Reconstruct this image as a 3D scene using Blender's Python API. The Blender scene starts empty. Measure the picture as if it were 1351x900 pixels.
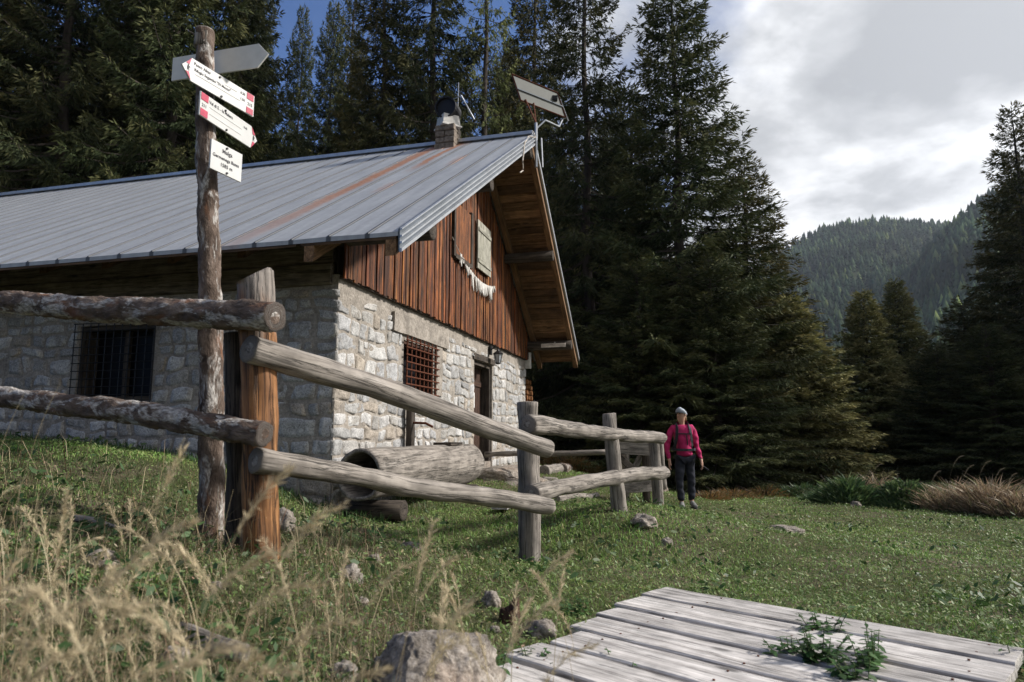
import bpy, bmesh, math, random
import numpy as np
from mathutils import Vector, Matrix, noise as mnoise
rnd = random.Random(7); RS = np.random.RandomState(11)
S = bpy.context.scene; COL = S.collection
# ------------------------------------------------------------------ camera, world, sun
FPX, HOR = 900.0, 575.0
TH = math.atan((HOR-450)/FPX)
cam = bpy.data.cameras.new('camera'); co = bpy.data.objects.new('camera', cam); COL.objects.link(co)
co.location = (0, 0, 0); co.rotation_euler = (math.pi/2+TH, 0, 0)
cam.sensor_width = 36; cam.lens = 36*FPX/1351; cam.clip_start = .05; cam.clip_end = 12000
cam.dof.use_dof = True; cam.dof.focus_distance = 7.5; cam.dof.aperture_fstop = 3.2
S.camera = co
SUN = Vector((1.072, .137, .70)).normalized()
EL = math.asin(SUN.z); AZ = math.atan2(SUN.x, SUN.y)
sl = bpy.data.lights.new('sun', 'SUN'); sl.energy = 3.3; sl.angle = math.radians(5); sl.color = (1, .95, .88)
so = bpy.data.objects.new('sun', sl); COL.objects.link(so)
so.rotation_euler = SUN.to_track_quat('Z', 'Y').to_euler()
W = bpy.data.worlds.new('World'); S.world = W; W.use_nodes = True
S.view_settings.view_transform = 'Standard'; S.view_settings.look = 'None'
S.view_settings.exposure = 0.90; S.view_settings.gamma = 1.0; S.view_settings.use_curve_mapping = False
try:
    S.cycles.max_bounces = 5; S.cycles.transparent_max_bounces = 8; S.cycles.volume_bounces = 0
except Exception: pass

class NT:
    """small helper for writing node trees"""
    def __init__(s, tree): s.t = tree; s.n = tree.nodes; s.n.clear()
    def add(s, typ, ins=None, **kw):
        n = s.n.new(typ)
        for k, v in kw.items(): setattr(n, k, v)
        for k, v in (ins or {}).items():
            sock = n.inputs[k]
            if isinstance(v, bpy.types.NodeSocket): s.t.links.new(v, sock)
            else: sock.default_value = v
        return n
    def math(s, op, a, b=0.0, c=0.0, clamp=False):
        n = s.add('ShaderNodeMath', {0: a, 1: b, 2: c}, operation=op); n.use_clamp = clamp; return n.outputs[0]
    def vmath(s, op, a, b=(0, 0, 0)):
        n = s.add('ShaderNodeVectorMath', {0: a, 1: b}, operation=op); return n.outputs[0]
    def noise(s, vec, scale, detail=4, rough=.55, dist=0.0, color=False):
        n = s.add('ShaderNodeTexNoise', {'Vector': vec, 'Scale': scale, 'Detail': detail, 'Roughness': rough, 'Distortion': dist})
        return n.outputs[1 if color else 0]
    def ramp(s, fac, stops):
        n = s.add('ShaderNodeValToRGB', {'Fac': fac}); r = n.color_ramp
        while len(r.elements) < len(stops): r.elements.new(.5)
        for e, (p, c) in zip(r.elements, stops):
            e.position = p; e.color = (c[0], c[1], c[2], 1) if isinstance(c, (tuple, list)) else (c, c, c, 1)
        return n.outputs[0]
    def mix(s, fac, a, b, blend='MIX'):
        n = s.add('ShaderNodeMixRGB', {'Fac': fac, 'Color1': a, 'Color2': b}, blend_type=blend); return n.outputs[0]
    def step(s, v, a, b):
        n = s.add('ShaderNodeMapRange', {'Value': v, 'From Min': a, 'From Max': b}, interpolation_type='SMOOTHSTEP'); return n.outputs[0]
    def scale(s, vec, k): return s.vmath('MULTIPLY', vec, k)

w = NT(W.node_tree)
sky = w.add('ShaderNodeTexSky', sky_type='NISHITA'); sky.sun_disc = False
sky.sun_elevation = EL; sky.sun_rotation = AZ; sky.altitude = 1600; sky.air_density = 1.0; sky.dust_density = .3; sky.ozone_density = 3
tc = w.add('ShaderNodeTexCoord'); d = tc.outputs['Generated']
sx = w.add('ShaderNodeSeparateXYZ', {0: d})
den = w.math('ADD', w.math('MAXIMUM', sx.outputs[2], 0.0), .22)
pl = w.add('ShaderNodeCombineXYZ', {0: w.math('DIVIDE', sx.outputs[0], den), 1: w.math('DIVIDE', sx.outputs[1], den), 2: 0.0}).outputs[0]
n1 = w.noise(pl, 1.15, 7, .55, .25)
# cover: cloudy to the right (east), broken blue to the left
az = w.math('ADD', w.math('MULTIPLY', sx.outputs[0], .85), w.math('MULTIPLY', sx.outputs[2], -.34))
cover = w.math('ADD', n1, az)
cover = w.math('ADD', cover, w.math('MULTIPLY', w.step(sx.outputs[2], .35, .02), .22), 0)
cover = w.math('ADD', cover, w.math('MULTIPLY', w.step(sx.outputs[1], .15, -.35), .45))  # unseen cloud added behind the camera to dim and grey the fill
mask = w.step(cover, .40, .58)
sd0 = w.add('ShaderNodeVectorMath', {0: d, 1: tuple(SUN)}, operation='DOT_PRODUCT').outputs['Value']
litc = w.math('ADD', w.math('MULTIPLY', w.math('MAXIMUM', sd0, 0.0), .98), .22)
n2 = w.noise(pl, 3.4, 7, .55, .15); n3 = w.noise(pl, 1.3, 4, .5, .3)
sh = w.math('ADD', w.math('MULTIPLY', n2, .55), w.math('MULTIPLY', n3, .5))
ccol = w.ramp(sh, [(.42, (.33, .34, .36)), (.49, (.44, .45, .47)), (.54, (.60, .61, .63)), (.61, (.84, .84, .85))])
skyc = w.mix(1.0, sky.outputs[0], (.55, .8, 1.12, 1), 'MULTIPLY')
b1 = w.add('ShaderNodeBackground', {'Color': skyc, 'Strength': .068})
b2 = w.add('ShaderNodeBackground', {'Color': ccol, 'Strength': w.math('MULTIPLY', litc, 1.0)})
mx = w.add('ShaderNodeMixShader', {0: mask, 1: b1.outputs[0], 2: b2.outputs[0]})
w.add('ShaderNodeOutputWorld', {0: mx.outputs[0]})

# ------------------------------------------------------------------ helpers
cT, sT = math.cos(TH), math.sin(TH)
def at(px, py, Y):
    """point of the place that the photograph shows at pixel (px, py), Y metres ahead"""
    x = px-675.5; v = 450-py
    return Vector((x, FPX*cT-v*sT, FPX*sT+v*cT))*(Y/(FPX*cT-v*sT))

def mat(name, fn, rough=.8, spec=.3, disp=False, trans=0.0):
    m = bpy.data.materials.new(name); m.use_nodes = True
    t = NT(m.node_tree)
    r = fn(t); col = r[0]; bump = r[1] if len(r) > 1 else None; kw = r[2] if len(r) > 2 else {}
    ins = {'Base Color': col, 'Roughness': rough, 'Specular IOR Level': spec}; ins.update(kw)
    p = t.add('ShaderNodeBsdfPrincipled', ins)
    if bump is not None:
        h, st, di = bump
        b = t.add('ShaderNodeBump', {'Height': h, 'Strength': st, 'Distance': di}); t.t.links.new(b.outputs[0], p.inputs['Normal'])
    out = p.outputs[0]
    if trans:
        tr = t.add('ShaderNodeBsdfTranslucent', {'Color': col})
        out = t.add('ShaderNodeMixShader', {0: trans, 1: out, 2: tr.outputs[0]}).outputs[0]
    t.add('ShaderNodeOutputMaterial', {0: out}); return m
def attr(t, n): return t.add('ShaderNodeAttribute', attribute_name=n)
def flat(name, c, rough=.6, spec=.3, metal=0.0, var=.15, sc=20):
    def fn(t):
        o = t.add('ShaderNodeTexCoord').outputs['Object']
        n = t.noise(o, sc, 5)
        k = t.ramp(n, [(.3, 1-var), (.7, 1+var)])
        return t.mix(1.0, (*c, 1), k, 'MULTIPLY'), None, {'Metallic': metal}
    return mat(name, fn, rough, spec)

class MB:
    """collects vertices, faces and per-vertex attributes"""
    def __init__(s): s.v = []; s.f = []; s.a = {}
    def add(s, V, F, **at_):
        n0 = sum(len(x) for x in s.v); V = np.asarray(V, float)
        s.v.append(V); s.f.extend([tuple(int(i)+n0 for i in f) for f in F])
        for k in set(list(at_)+list(s.a)):
            s.a.setdefault(k, [np.zeros((n0, 3))] if n0 else [])
            val = at_.get(k); s.a[k].append(np.zeros((len(V), 3)) if val is None else np.broadcast_to(np.asarray(val, float), (len(V), 3)))
        return s
    def build(s, name, m, parent=None, smooth=False, origin=None):
        V = np.concatenate(s.v); me = bpy.data.meshes.new(name); me.from_pydata(V.tolist(), [], s.f)
        for k, ls in s.a.items():
            at_ = me.attributes.new(k, 'FLOAT_VECTOR', 'POINT'); at_.data.foreach_set('vector', np.concatenate(ls).ravel())
        me.materials.append(m); me.validate()
        if smooth: me.shade_smooth()
        o = bpy.data.objects.new(name, me); COL.objects.link(o)
        if parent is not None: o.parent = parent
        if origin is not None:
            me.transform(Matrix.Translation(-Vector(origin))); o.location = origin
        return o
def big_mesh(name, V, F, m, attrs=None, parent=None, smooth=False):
    """fast mesh from arrays, all faces with the same number of corners"""
    V = np.ascontiguousarray(V, np.float32); F = np.ascontiguousarray(F, np.int32); k = F.shape[1]
    me = bpy.data.meshes.new(name); me.vertices.add(len(V)); me.vertices.foreach_set('co', V.ravel())
    me.loops.add(F.size); me.loops.foreach_set('vertex_index', F.ravel())
    me.polygons.add(len(F)); me.polygons.foreach_set('loop_start', np.arange(0, F.size, k, dtype=np.int32))
    me.polygons.foreach_set('loop_total', np.full(len(F), k, np.int32))
    me.update(calc_edges=True)
    for n_, val in (attrs or {}).items():
        a_ = me.attributes.new(n_, 'FLOAT_VECTOR', 'POINT'); a_.data.foreach_set('vector', np.ascontiguousarray(val, np.float32).ravel())
    me.materials.append(m)
    if smooth: me.shade_smooth()
    o = bpy.data.objects.new(name, me); COL.objects.link(o)
    if parent is not None: o.parent = parent
    return o
def tag(o, label=None, cat=None, group=None, kind=None):
    if label: o['label'] = label
    if cat: o['category'] = cat
    if group: o['group'] = group
    if kind: o['kind'] = kind
    return o
def empty(name, loc=(0, 0, 0), rz=0.0, label=None, cat=None, group=None):
    o = bpy.data.objects.new(name, None); COL.objects.link(o); o.location = loc; o.rotation_euler = (0, 0, rz); o.empty_display_size = .2
    return tag(o, label, cat, group)
def copy_tree(o, parent=None):
    c = o.copy(); COL.objects.link(c)
    if parent is not None: c.parent = parent
    for ch in list(o.children): copy_tree(ch, c)
    return c
BF = [(0, 1, 3, 2), (4, 6, 7, 5), (0, 4, 5, 1), (2, 3, 7, 6), (0, 2, 6, 4), (1, 5, 7, 3)]
def box(mb, lo, hi, lcaxis=None, seg=1, jit=0.0, bev=0.0, M=None, **at_):
    """box, its long axis cut into segments; lc = wood coordinates (grain along z)"""
    lo = np.array(lo, float); hi = np.array(hi, float); ax = int(np.argmax(hi-lo)) if lcaxis is None else lcaxis
    seg = max(1, seg); o1, o2 = [i for i in range(3) if i != ax]
    ts = np.linspace(lo[ax], hi[ax], seg+1); V = []; L = []
    b = min(bev, .4*min(hi[o1]-lo[o1], hi[o2]-lo[o2])); off = np.array([rnd.uniform(0, 50) for _ in range(3)])
    if b > 0: ring = [(lo[o1]+b, lo[o2]), (hi[o1]-b, lo[o2]), (hi[o1], lo[o2]+b), (hi[o1], hi[o2]-b), (hi[o1]-b, hi[o2]), (lo[o1]+b, hi[o2]), (lo[o1], hi[o2]-b), (lo[o1], lo[o2]+b)]
    else: ring = [(lo[o1], lo[o2]), (hi[o1], lo[o2]), (hi[o1], hi[o2]), (lo[o1], hi[o2])]
    n = len(ring)
    for t in ts:
        dj = (rnd.uniform(-jit, jit), rnd.uniform(-jit, jit))
        for (p, q) in ring:
            v = np.zeros(3); v[ax] = t; v[o1] = p+dj[0]+rnd.uniform(-jit, jit)*.4; v[o2] = q+dj[1]+rnd.uniform(-jit, jit)*.4; V.append(v)
            L.append(np.array([v[o1], v[o2], v[ax]])+off)
    F = [tuple(range(n))[::-1], tuple(range(len(V)-n, len(V)))]
    for i in range(seg):
        for j in range(n):
            a = i*n+j; b_ = i*n+(j+1) % n; F.append((a, b_, b_+n, a+n))
    V = np.array(V)
    if (o1, o2) == (0, 2): F = [f[::-1] for f in F]
    if M is not None: V = np.array([M @ Vector(v) for v in V])
    return mb.add(V, F, lc=np.array(L), **at_)
def log_tube(mb, pts, rads, seg=20, step=.06, rough=.012, bend=0.0, cut=None, seed=0, bark=0.0, **at_):
    """log swept along pts with an uneven surface and closed, slightly worn ends"""
    pts = [Vector(p) for p in pts]; P = []; R = []
    for i in range(len(pts)-1):
        n = max(1, int((pts[i+1]-pts[i]).length/step))
        for k in range(n): t = k/n; P.append(pts[i].lerp(pts[i+1], t)); R.append(rads[i]*(1-t)+rads[i+1]*t)
    P.append(pts[-1]); R.append(rads[-1]); off = Vector((seed*7.3, seed*3.1, seed*1.7))
    V = []; L = []; d0 = (P[-1]-P[0]).normalized(); up = Vector((0, 0, 1)) if abs(d0.z) < .9 else Vector((1, 0, 0))
    s = 0.0; N = len(P)
    for i, p in enumerate(P):
        d = (P[min(i+1, N-1)]-P[max(i-1, 0)]).normalized(); x = d.cross(up).normalized(); y = x.cross(d)
        if i: s += (P[i]-P[i-1]).length
        w_ = mnoise.noise_vector(Vector((s*.9, seed*5.1, 0)))*bend
        for j in range(seg):
            a = 2*math.pi*j/seg; q = Vector((math.cos(a)*R[i], math.sin(a)*R[i], s))
            r = R[i]*(1+(.05 if bark else .10)*mnoise.noise(q*2.2/max(R[i]*10, .6)+off)) + rough*mnoise.noise(Vector((q.x*18, q.y*18, q.z*5))+off)
            if bark: 
                b_ = mnoise.noise(Vector((q.x*11, q.y*11, q.z*9))+off*2)+.6*mnoise.noise(Vector((q.x*30, q.y*30, q.z*26))+off*3); r += bark*.8*(1 if b_ > .02 else 0)+bark*.7*mnoise.noise(q*55+off)
            V.append(p+w_+x*math.cos(a)*r+y*math.sin(a)*r); L.append((q.x+seed*3, q.y, q.z+seed*2))
    F = []
    for i in range(N-1):
        for j in range(seg):
            a = i*seg+j; b_ = i*seg+(j+1) % seg; F.append((a, a+seg, b_+seg, b_))
    # end discs (rings so that end grain can be shaded)
    for e, base, dr in ((0, 0, -1), (1, (N-1)*seg, 1)):
        c = P[0] if e == 0 else P[-1]; d = (P[1]-P[0]).normalized() if e == 0 else (P[-1]-P[-2]).normalized()
        prev = list(range(base, base+seg))
        for fr in (.82, .4):
            cur = []
            for j in range(seg):
                v = V[base+j]; cur.append(len(V)); V.append(c.lerp(v, fr)+d*dr*R[0]*(.06+.05*mnoise.noise(v*20))); L.append((L[base+j][0]*fr, L[base+j][1]*fr, -50))
            for j in range(seg):
                q = (prev[j], prev[(j+1) % seg], cur[(j+1) % seg], cur[j]); F.append(q if e == 0 else q[::-1])
            prev = cur
        F.append(tuple(prev) if e == 0 else tuple(prev[::-1]))
    if cut: V = [cut(v) for v in V]
    return mb.add([tuple(v) for v in V], F, lc=np.array(L), **at_)
def tube(mb, pts, r, seg=8, **at_):
    pts = [Vector(p) for p in pts]; N = len(pts); rr = r if isinstance(r, (list, tuple)) else [r]*N
    V = []; L = []; s = 0
    for i, p in enumerate(pts):
        d = (pts[min(i+1, N-1)]-pts[max(i-1, 0)]).normalized(); up = Vector((0, 0, 1)) if abs(d.z) < .9 else Vector((1, 0, 0))
        x = d.cross(up).normalized(); y = x.cross(d)
        if i: s += (p-pts[i-1]).length
        for j in range(seg):
            a = 2*math.pi*j/seg; V.append(p+(x*math.cos(a)+y*math.sin(a))*rr[i]); L.append((math.cos(a)*rr[i], math.sin(a)*rr[i], s))
    F = [tuple(range(seg)), tuple(range((N-1)*seg, N*seg))[::-1]]
    for i in range(N-1):
        for j in range(seg):
            a = i*seg+j; b_ = i*seg+(j+1) % seg; F.append((a, a+seg, b_+seg, b_))
    return mb.add([tuple(v) for v in V], F, lc=np.array(L), **at_)
def blob(c, r, sub=3, amp=.25, fr=1.6, seed=0, flat_=0.0):
    """irregular stone"""
    bm = bmesh.new(); bmesh.ops.create_icosphere(bm, subdivisions=sub, radius=1)
    r = Vector(r); c = Vector(c)
    for v in bm.verts:
        n = v.co.normalized(); q = n*fr+Vector((seed*9.1, seed*4.7, seed))
        k = 1+amp*mnoise.noise(q)+amp*.45*mnoise.noise(q*2.3)+amp*.2*mnoise.noise(q*6)+amp*.08*mnoise.noise(q*17)
        cell = mnoise.cell_vector(q*1.3)
        v.co = Vector((n.x*k*r.x, n.y*k*r.y, max(n.z*k, -.6)*r.z))
    V = [tuple(v.co+c) for v in bm.verts]; F = [tuple(v.index for v in f.verts) for f in bm.faces]; bm.free(); return V, F

# ------------------------------------------------------------------ materials
def wood_fn(c_dark, c_mid, c_light, crack=1.0, knots=True, sc=1.0, tintattr=False, bumpd=.006):
    def fn(t):
        lc = attr(t, 'lc').outputs['Vector']
        v = t.scale(lc, (26*sc, 26*sc, 1.6*sc)); g = t.noise(v, 1.0, 6, .6, .35)
        v2 = t.scale(lc, (70*sc, 70*sc, 3.2*sc)); g2 = t.noise(v2, 1.0, 3, .5)
        big = t.noise(lc, 5*sc, 4, .6)
        col = t.ramp(g, [(.28, c_dark), (.48, c_mid), (.72, c_light)])
        k = t.ramp(big, [(.3, .62), (.65, 1.15)]); col = t.mix(1.0, col, k, 'MULTIPLY')
        ck = t.ramp(g2, [(.34, 1-.75*crack), (.44, 1.0)]); col = t.mix(1.0, col, ck, 'MULTIPLY')
        cl = t.noise(t.scale(lc, (15*sc, 15*sc, .55*sc)), 1.0, 5, .65, .5); cl = t.math('ABSOLUTE', t.math('SUBTRACT', cl, .5)); cm = t.ramp(cl, [(.0, .12), (.010, .35), (.022, 1.0)]); col = t.mix(min(1.0, crack*1.2), col, cm, 'MULTIPLY')
        if knots:
            vo = t.add('ShaderNodeTexVoronoi', {'Vector': t.scale(lc, (6*sc, 6*sc, 2.2*sc)), 'Scale': 1.0}).outputs[0]
            kn = t.ramp(vo, [(.07, .2), (.15, 1.0)]); col = t.mix(.8, col, kn, 'MULTIPLY')
        if tintattr: col = t.mix(1.0, col, attr(t, 'tint').outputs['Color'], 'MULTIPLY')
        h = t.math('ADD', t.math('ADD', t.math('MULTIPLY', g, .6), t.math('MULTIPLY', g2, .5)), t.math('MULTIPLY', cm, crack))
        return col, (h, .8, bumpd)
    return fn
M = {}
M['grey_wood'] = mat('weathered grey wood', wood_fn((.13, .113, .098), (.235, .208, .182), (.36, .325, .29), .65), .85)
M['plank'] = mat('pale weathered plank', wood_fn((.23, .212, .198), (.46, .435, .415), (.66, .635, .61), .5, tintattr=True, bumpd=.003), .85)
M['dark_wood'] = mat('dark brown timber', wood_fn((.03, .024, .02), (.065, .052, .042), (.11, .09, .07), .7), .9)  # dark wood tone for purlins, frames and bearers
M['eave_timber'] = mat('grey brown eave timber', wood_fn((.06, .05, .038), (.14, .115, .085), (.22, .185, .14), .6), .9)
M['soffit'] = mat('brown soffit boards', wood_fn((.07, .038, .018), (.17, .095, .045), (.28, .165, .085), .5, sc=.8, tintattr=True), .8)
M['red_board'] = mat('red brown stained boards', wood_fn((.026, .008, .003), (.135, .042, .011), (.42, .155, .040), .85, sc=.8, tintattr=True), .62, .35)
M['orange_post'] = mat('stripped orange brown post', wood_fn((.06, .022, .008), (.27, .11, .035), (.46, .21, .075), .7), .6, .35)
def post_fn(t):
    a = wood_fn((.045, .018, .008), (.20, .090, .034), (.42, .205, .080), .8)(t); b = wood_fn((.10, .085, .072), (.23, .20, .175), (.38, .34, .31), .7)(t)
    lc = attr(t, 'lc').outputs['Vector']; z = t.add('ShaderNodeSeparateXYZ', {0: lc}).outputs[2]; n = t.noise(t.scale(lc, (9, 9, 1.5)), 1.0, 4, .6)
    k = t.step(t.math('ADD', z, t.math('MULTIPLY', t.math('SUBTRACT', n, .5), 1.3)), 3.45, 3.95)
    return t.mix(k, a[0], b[0]), a[1]
M['near_post'] = mat('half stripped near post', post_fn, .65, .3)
M['pale_shutter'] = mat('pale grey green shutter', wood_fn((.19, .18, .14), (.35, .34, .28), (.48, .46, .40), .4, tintattr=True), .8)
M['door_wood'] = mat('old dark brown door', wood_fn((.02, .010, .006), (.055, .026, .016), (.10, .05, .03), .5), .7)
def bark_fn(t):
    lc = attr(t, 'lc').outputs['Vector']
    g = t.noise(t.scale(lc, (16, 16, 7)), 1.0, 6, .65, .4); g2 = t.noise(t.scale(lc, (60, 60, 30)), 1.0, 4, .6); pa = t.noise(t.scale(lc, (9, 9, 3.4)), 1.0, 4, .7, .6)
    c1 = t.ramp(g, [(.3, (.030, .020, .015)), (.5, (.105, .075, .058)), (.7, (.22, .17, .14))])
    c2 = t.ramp(g2, [(.3, (.14, .125, .11)), (.7, (.56, .53, .50))])
    col = t.mix(t.ramp(pa, [(.50, 0.0), (.57, 1.0)]), c1, c2)
    red = t.noise(t.scale(lc, (7, 7, 2.5)), 1.3, 3); col = t.mix(t.ramp(red, [(.58, 0.0), (.68, .6)]), col, (.20, .085, .04, 1))
    return col, (t.math('ADD', g, t.math('MULTIPLY', g2, .5)), 1.0, .02)
M['bark'] = mat('flaking bark', bark_fn, .9)
def stone_fn(t):
    ti = attr(t, 'tint').outputs['Color']; o = t.add('ShaderNodeTexCoord').outputs['Object']
    sp = t.noise(o, 55, 5, .75); md = t.noise(o, 9, 5, .65, .3); li = t.noise(o, 3.2, 6, .7, .4)
    col = t.mix(1.0, ti, t.ramp(sp, [(.33, .45), (.5, 1.0), (.66, 1.35)]), 'MULTIPLY')
    col = t.mix(1.0, col, t.ramp(md, [(.3, .68), (.62, 1.12)]), 'MULTIPLY')
    col = t.mix(t.ramp(li, [(.56, 0.0), (.66, .55)]), col, (.16, .135, .10, 1))
    dk = t.noise(o, 14, 4, .6, .8); col = t.mix(t.ramp(dk, [(.66, 0.0), (.74, .7)]), col, (.07, .06, .05, 1))
    return col, (t.math('ADD', md, t.math('MULTIPLY', sp, .35)), .9, .03)
M['stone'] = mat('granite rubble', stone_fn, .9, .2)
def mortar_fn(t):
    o = t.add('ShaderNodeTexCoord').outputs['Object']; a = t.noise(o, 30, 6, .7); b = t.noise(o, 4, 5, .65, .3)
    col = t.ramp(a, [(.3, (.19, .165, .14)), (.55, (.35, .315, .275)), (.75, (.46, .42, .38))])
    col = t.mix(1.0, col, t.ramp(b, [(.32, .6), (.62, 1.1)]), 'MULTIPLY'); return col, (a, .8, .02)
M['mortar'] = mat('lime mortar', mortar_fn, .95, .15)
def rock_fn(t):
    o = t.add('ShaderNodeTexCoord').outputs['Object']; a = t.noise(o, 38, 6, .75); b = t.noise(o, 7, 6, .7, .5); c = t.noise(o, 2.5, 4)
    col = t.ramp(a, [(.32, (.10, .085, .07)), (.5, (.27, .235, .20)), (.7, (.45, .41, .37))])
    col = t.mix(1.0, col, t.ramp(b, [(.34, .5), (.6, 1.15)]), 'MULTIPLY')
    col = t.mix(t.ramp(c, [(.52, 0.0), (.68, .45)]), col, (.30, .20, .14, 1))
    n = t.add('ShaderNodeNewGeometry').outputs['Normal']
    return col, (t.math('ADD', b, t.math('MULTIPLY', a, .4)), 1.0, .03)
M['rock'] = mat('lichened rock', rock_fn, .92, .2)
def roof_fn(t):
    o = t.add('ShaderNodeTexCoord').outputs['Object']; s = t.add('ShaderNodeSeparateXYZ', {0: o}); X, Y = s.outputs[0], s.outputs[1]
    st = t.noise(t.scale(o, (9, .8, .8)), 1.0, 5, .6); fi = t.noise(o, 16, 5, .65); pan = t.noise(t.scale(o, (2.33, .1, .1)), 1.0, 1)
    col = t.ramp(st, [(.3, (.29, .30, .32)), (.55, (.36, .372, .39)), (.75, (.43, .44, .455))])
    col = t.mix(.6, col, t.ramp(fi, [(.3, .8), (.7, 1.12)]), 'MULTIPLY')
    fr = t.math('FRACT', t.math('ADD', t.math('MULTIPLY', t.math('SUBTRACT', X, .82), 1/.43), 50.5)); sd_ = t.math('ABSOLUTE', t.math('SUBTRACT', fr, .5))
    col = t.mix(t.math('MULTIPLY', t.step(sd_, .085, .045), .90), col, (.055, .058, .065, 1))  # seam shadow put into the colour as dark lines along the ribs
    wob = t.math('MULTIPLY', t.math('SUBTRACT', t.noise(t.scale(o, (2, 1.1, 1)), 1.0, 4), .5), .16)
    wob2 = t.math('MULTIPLY', t.math('SUBTRACT', t.noise(o, 11, 4), .5), .14)
    xx = t.math('ADD', t.math('ADD', X, wob), wob2)
    def streak(x0, wd, y0, y1, s_):
        d_ = t.math('ABSOLUTE', t.math('SUBTRACT', xx, x0)); m_ = t.step(d_, wd, wd*.35)
        fade = t.step(Y, y0, y1); return t.math('MULTIPLY', t.math('MULTIPLY', m_, fade), s_)
    r1 = streak(-.74, .16, -2.6, 2.2, .95); r2 = streak(-.27, .10, 2.2, 3.2, .95); r3 = streak(.36, .11, 2.4, 2.9, .4); r4 = streak(-.10, .10, .9, 1.3, .35)
    top = t.math('MULTIPLY', t.step(t.math('ABSOLUTE', t.math('ADD', X, .45)), .5, .1), t.step(Y, 4.2, 4.75))
    lo4 = t.step(Y, 1.9, 1.5); r4 = t.math('MULTIPLY', r4, lo4); r3 = t.math('MULTIPLY', r3, t.step(Y, 3.5, 3.1))
    m_ = t.math('MAXIMUM', t.math('MAXIMUM', r1, r2), t.math('MAXIMUM', t.math('MAXIMUM', r3, r4), top))
    sp = t.noise(o, 4.5, 6, .75, .3); m_ = t.math('MAXIMUM', m_, t.ramp(sp, [(.68, 0.0), (.76, .35)]))
    ru = t.ramp(t.noise(o, 22, 5, .7), [(.3, (.26, .095, .045)), (.7, (.46, .25, .15))])
    col = t.mix(m_, col, ru)
    return col, (t.noise(t.scale(o, (1.2, 5, 1)), 1.0, 3), .35, .02), {'Metallic': .1}
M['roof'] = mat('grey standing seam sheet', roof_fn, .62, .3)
M['rusty_metal'] = flat('rusty iron', (.115, .042, .024), .85, .2, .3, .4, 60)
M['black_metal'] = flat('black painted metal', (.018, .018, .02), .5, .4, .4)
M['galv'] = flat('galvanised metal', (.42, .44, .47), .4, .5, .5, .15, 8)
M['dull_metal'] = flat('dull dark metal', (.085, .10, .12), .6, .3, .2, .2, 8)
M['white_sheet'] = flat('pale painted render', (.52, .50, .47), .85, .2, 0, .2, 12)
M['sign_white'] = flat('white sign enamel', (.49, .49, .48), .45, .4, 0, .07, 9)
M['sign_back'] = flat('grey back of sign', (.62, .62, .60), .6, .3, 0, .10, 7)
M['sign_red'] = flat('faded red paint', (.40, .045, .085), .5, .3, 0, .18, 40)
M['sign_ink'] = flat('black ink', (.03, .03, .035), .6)
M['dark_glass'] = flat('dark window glass', (.006, .006, .008), .5, .1)
M['paper'] = flat('white paper', (.7, .7, .68), .8)
M['rope'] = flat('pale rope', (.42, .38, .34), .9)
M['rag'] = flat('off white rag', (.58, .56, .53), .9, .1, 0, .25, 14)
M['panel_back'] = flat('solar panel backing', (.13, .135, .125), .6, .3, 0, .08, 6)
M['panel_front'] = flat('solar cells', (.01, .014, .04), .15, .6)
M['brick'] = flat('chimney rubble', (.18, .15, .125), .95, .15, 0, .5, 22)
def leaf_fn(t):
    c = attr(t, 'tint').outputs['Color']; return c, None
M['leaf'] = mat('leaves', leaf_fn, .55, .35, trans=.28)
M['needle'] = mat('spruce needles', leaf_fn, .75, .12, trans=.14)
M['far_needle'] = mat('distant crowns', leaf_fn, .95, .05)
M['trunk'] = mat('spruce bark', lambda t: (t.ramp(t.noise(t.scale(attr(t, 'lc').outputs['Vector'], (9, 9, 3)), 1.0, 4), [(.3, (.03, .024, .02)), (.7, (.085, .07, .06))]), None), .95)
def ground_fn(t):
    o = t.add('ShaderNodeTexCoord').outputs['Object']; a = t.noise(o, 14, 6, .7); b = t.noise(o, 1.1, 4, .6); c = t.noise(o, 60, 4, .7)
    g = t.ramp(a, [(.3, (.03, .04, .014)), (.55, (.07, .085, .03)), (.72, (.12, .12, .05))])
    e = t.ramp(c, [(.3, (.05, .038, .028)), (.7, (.22, .175, .13))])
    return t.mix(t.ramp(b, [(.45, .15), (.65, .75)]), g, e), (c, .8, .03)
M['ground'] = mat('turf and soil', ground_fn, .95, .1)

# ------------------------------------------------------------------ ground
GP = np.array([(-2.2,7.5,-.72),(-1.2,7.3,-.93),(-3.2,7.2,-.33),(-4.6,7.4,-.12),(-7,8.6,-.02),(-12,10,.1),(-.9,9.2,-.92),(.1,9.6,-.95),(-.1,12.2,-.80),(.5,13.8,-.74),(1.1,16.4,-.78),
  (-1.43,4.03,-.69),(-1.84,4.5,-.66),(.157,6.27,-1.10),(1.27,7.95,-.86),(2.02,9.4,-.97),(2.92,11.82,-1.22),(2.9,9.6,-1.16),(1.1,4.9,-1.08),(2.5,3.5,-1.05),(.2,3.3,-1.02),(2.2,6.5,-1.16),
  (-.27,2.55,-.93),(-1,2,-.74),(-2,2.2,-.60),(-3,3.5,-.46),(-5,5.2,-.22),(-4,2,-.42),(0,0,-1.0),(-3,-2,-.7),(3,0,-1.1),(-.2,5.1,-.93),(-.9,5.4,-.86),(-.6,6.3,-1.0),(.2,7.4,-1.02),
  (5,5,-1.2),(5,9,-1.3),(8,7,-1.35),(6,13,-1.3),(4,16,-1.35),(9,14,-1.35),(12,18,-1.4),(8,22,-1.4),(2,20,-1.1),(-4,22,-.6),(-14,24,.2),(-25,30,.8),(20,25,-1.6),(30,10,-1.6),(0,40,-1),(-20,5,.5),(0,-20,-1),(20,-10,-1.5),(30,45,-2),(-30,60,2),(-20,-20,0)], float)
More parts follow.
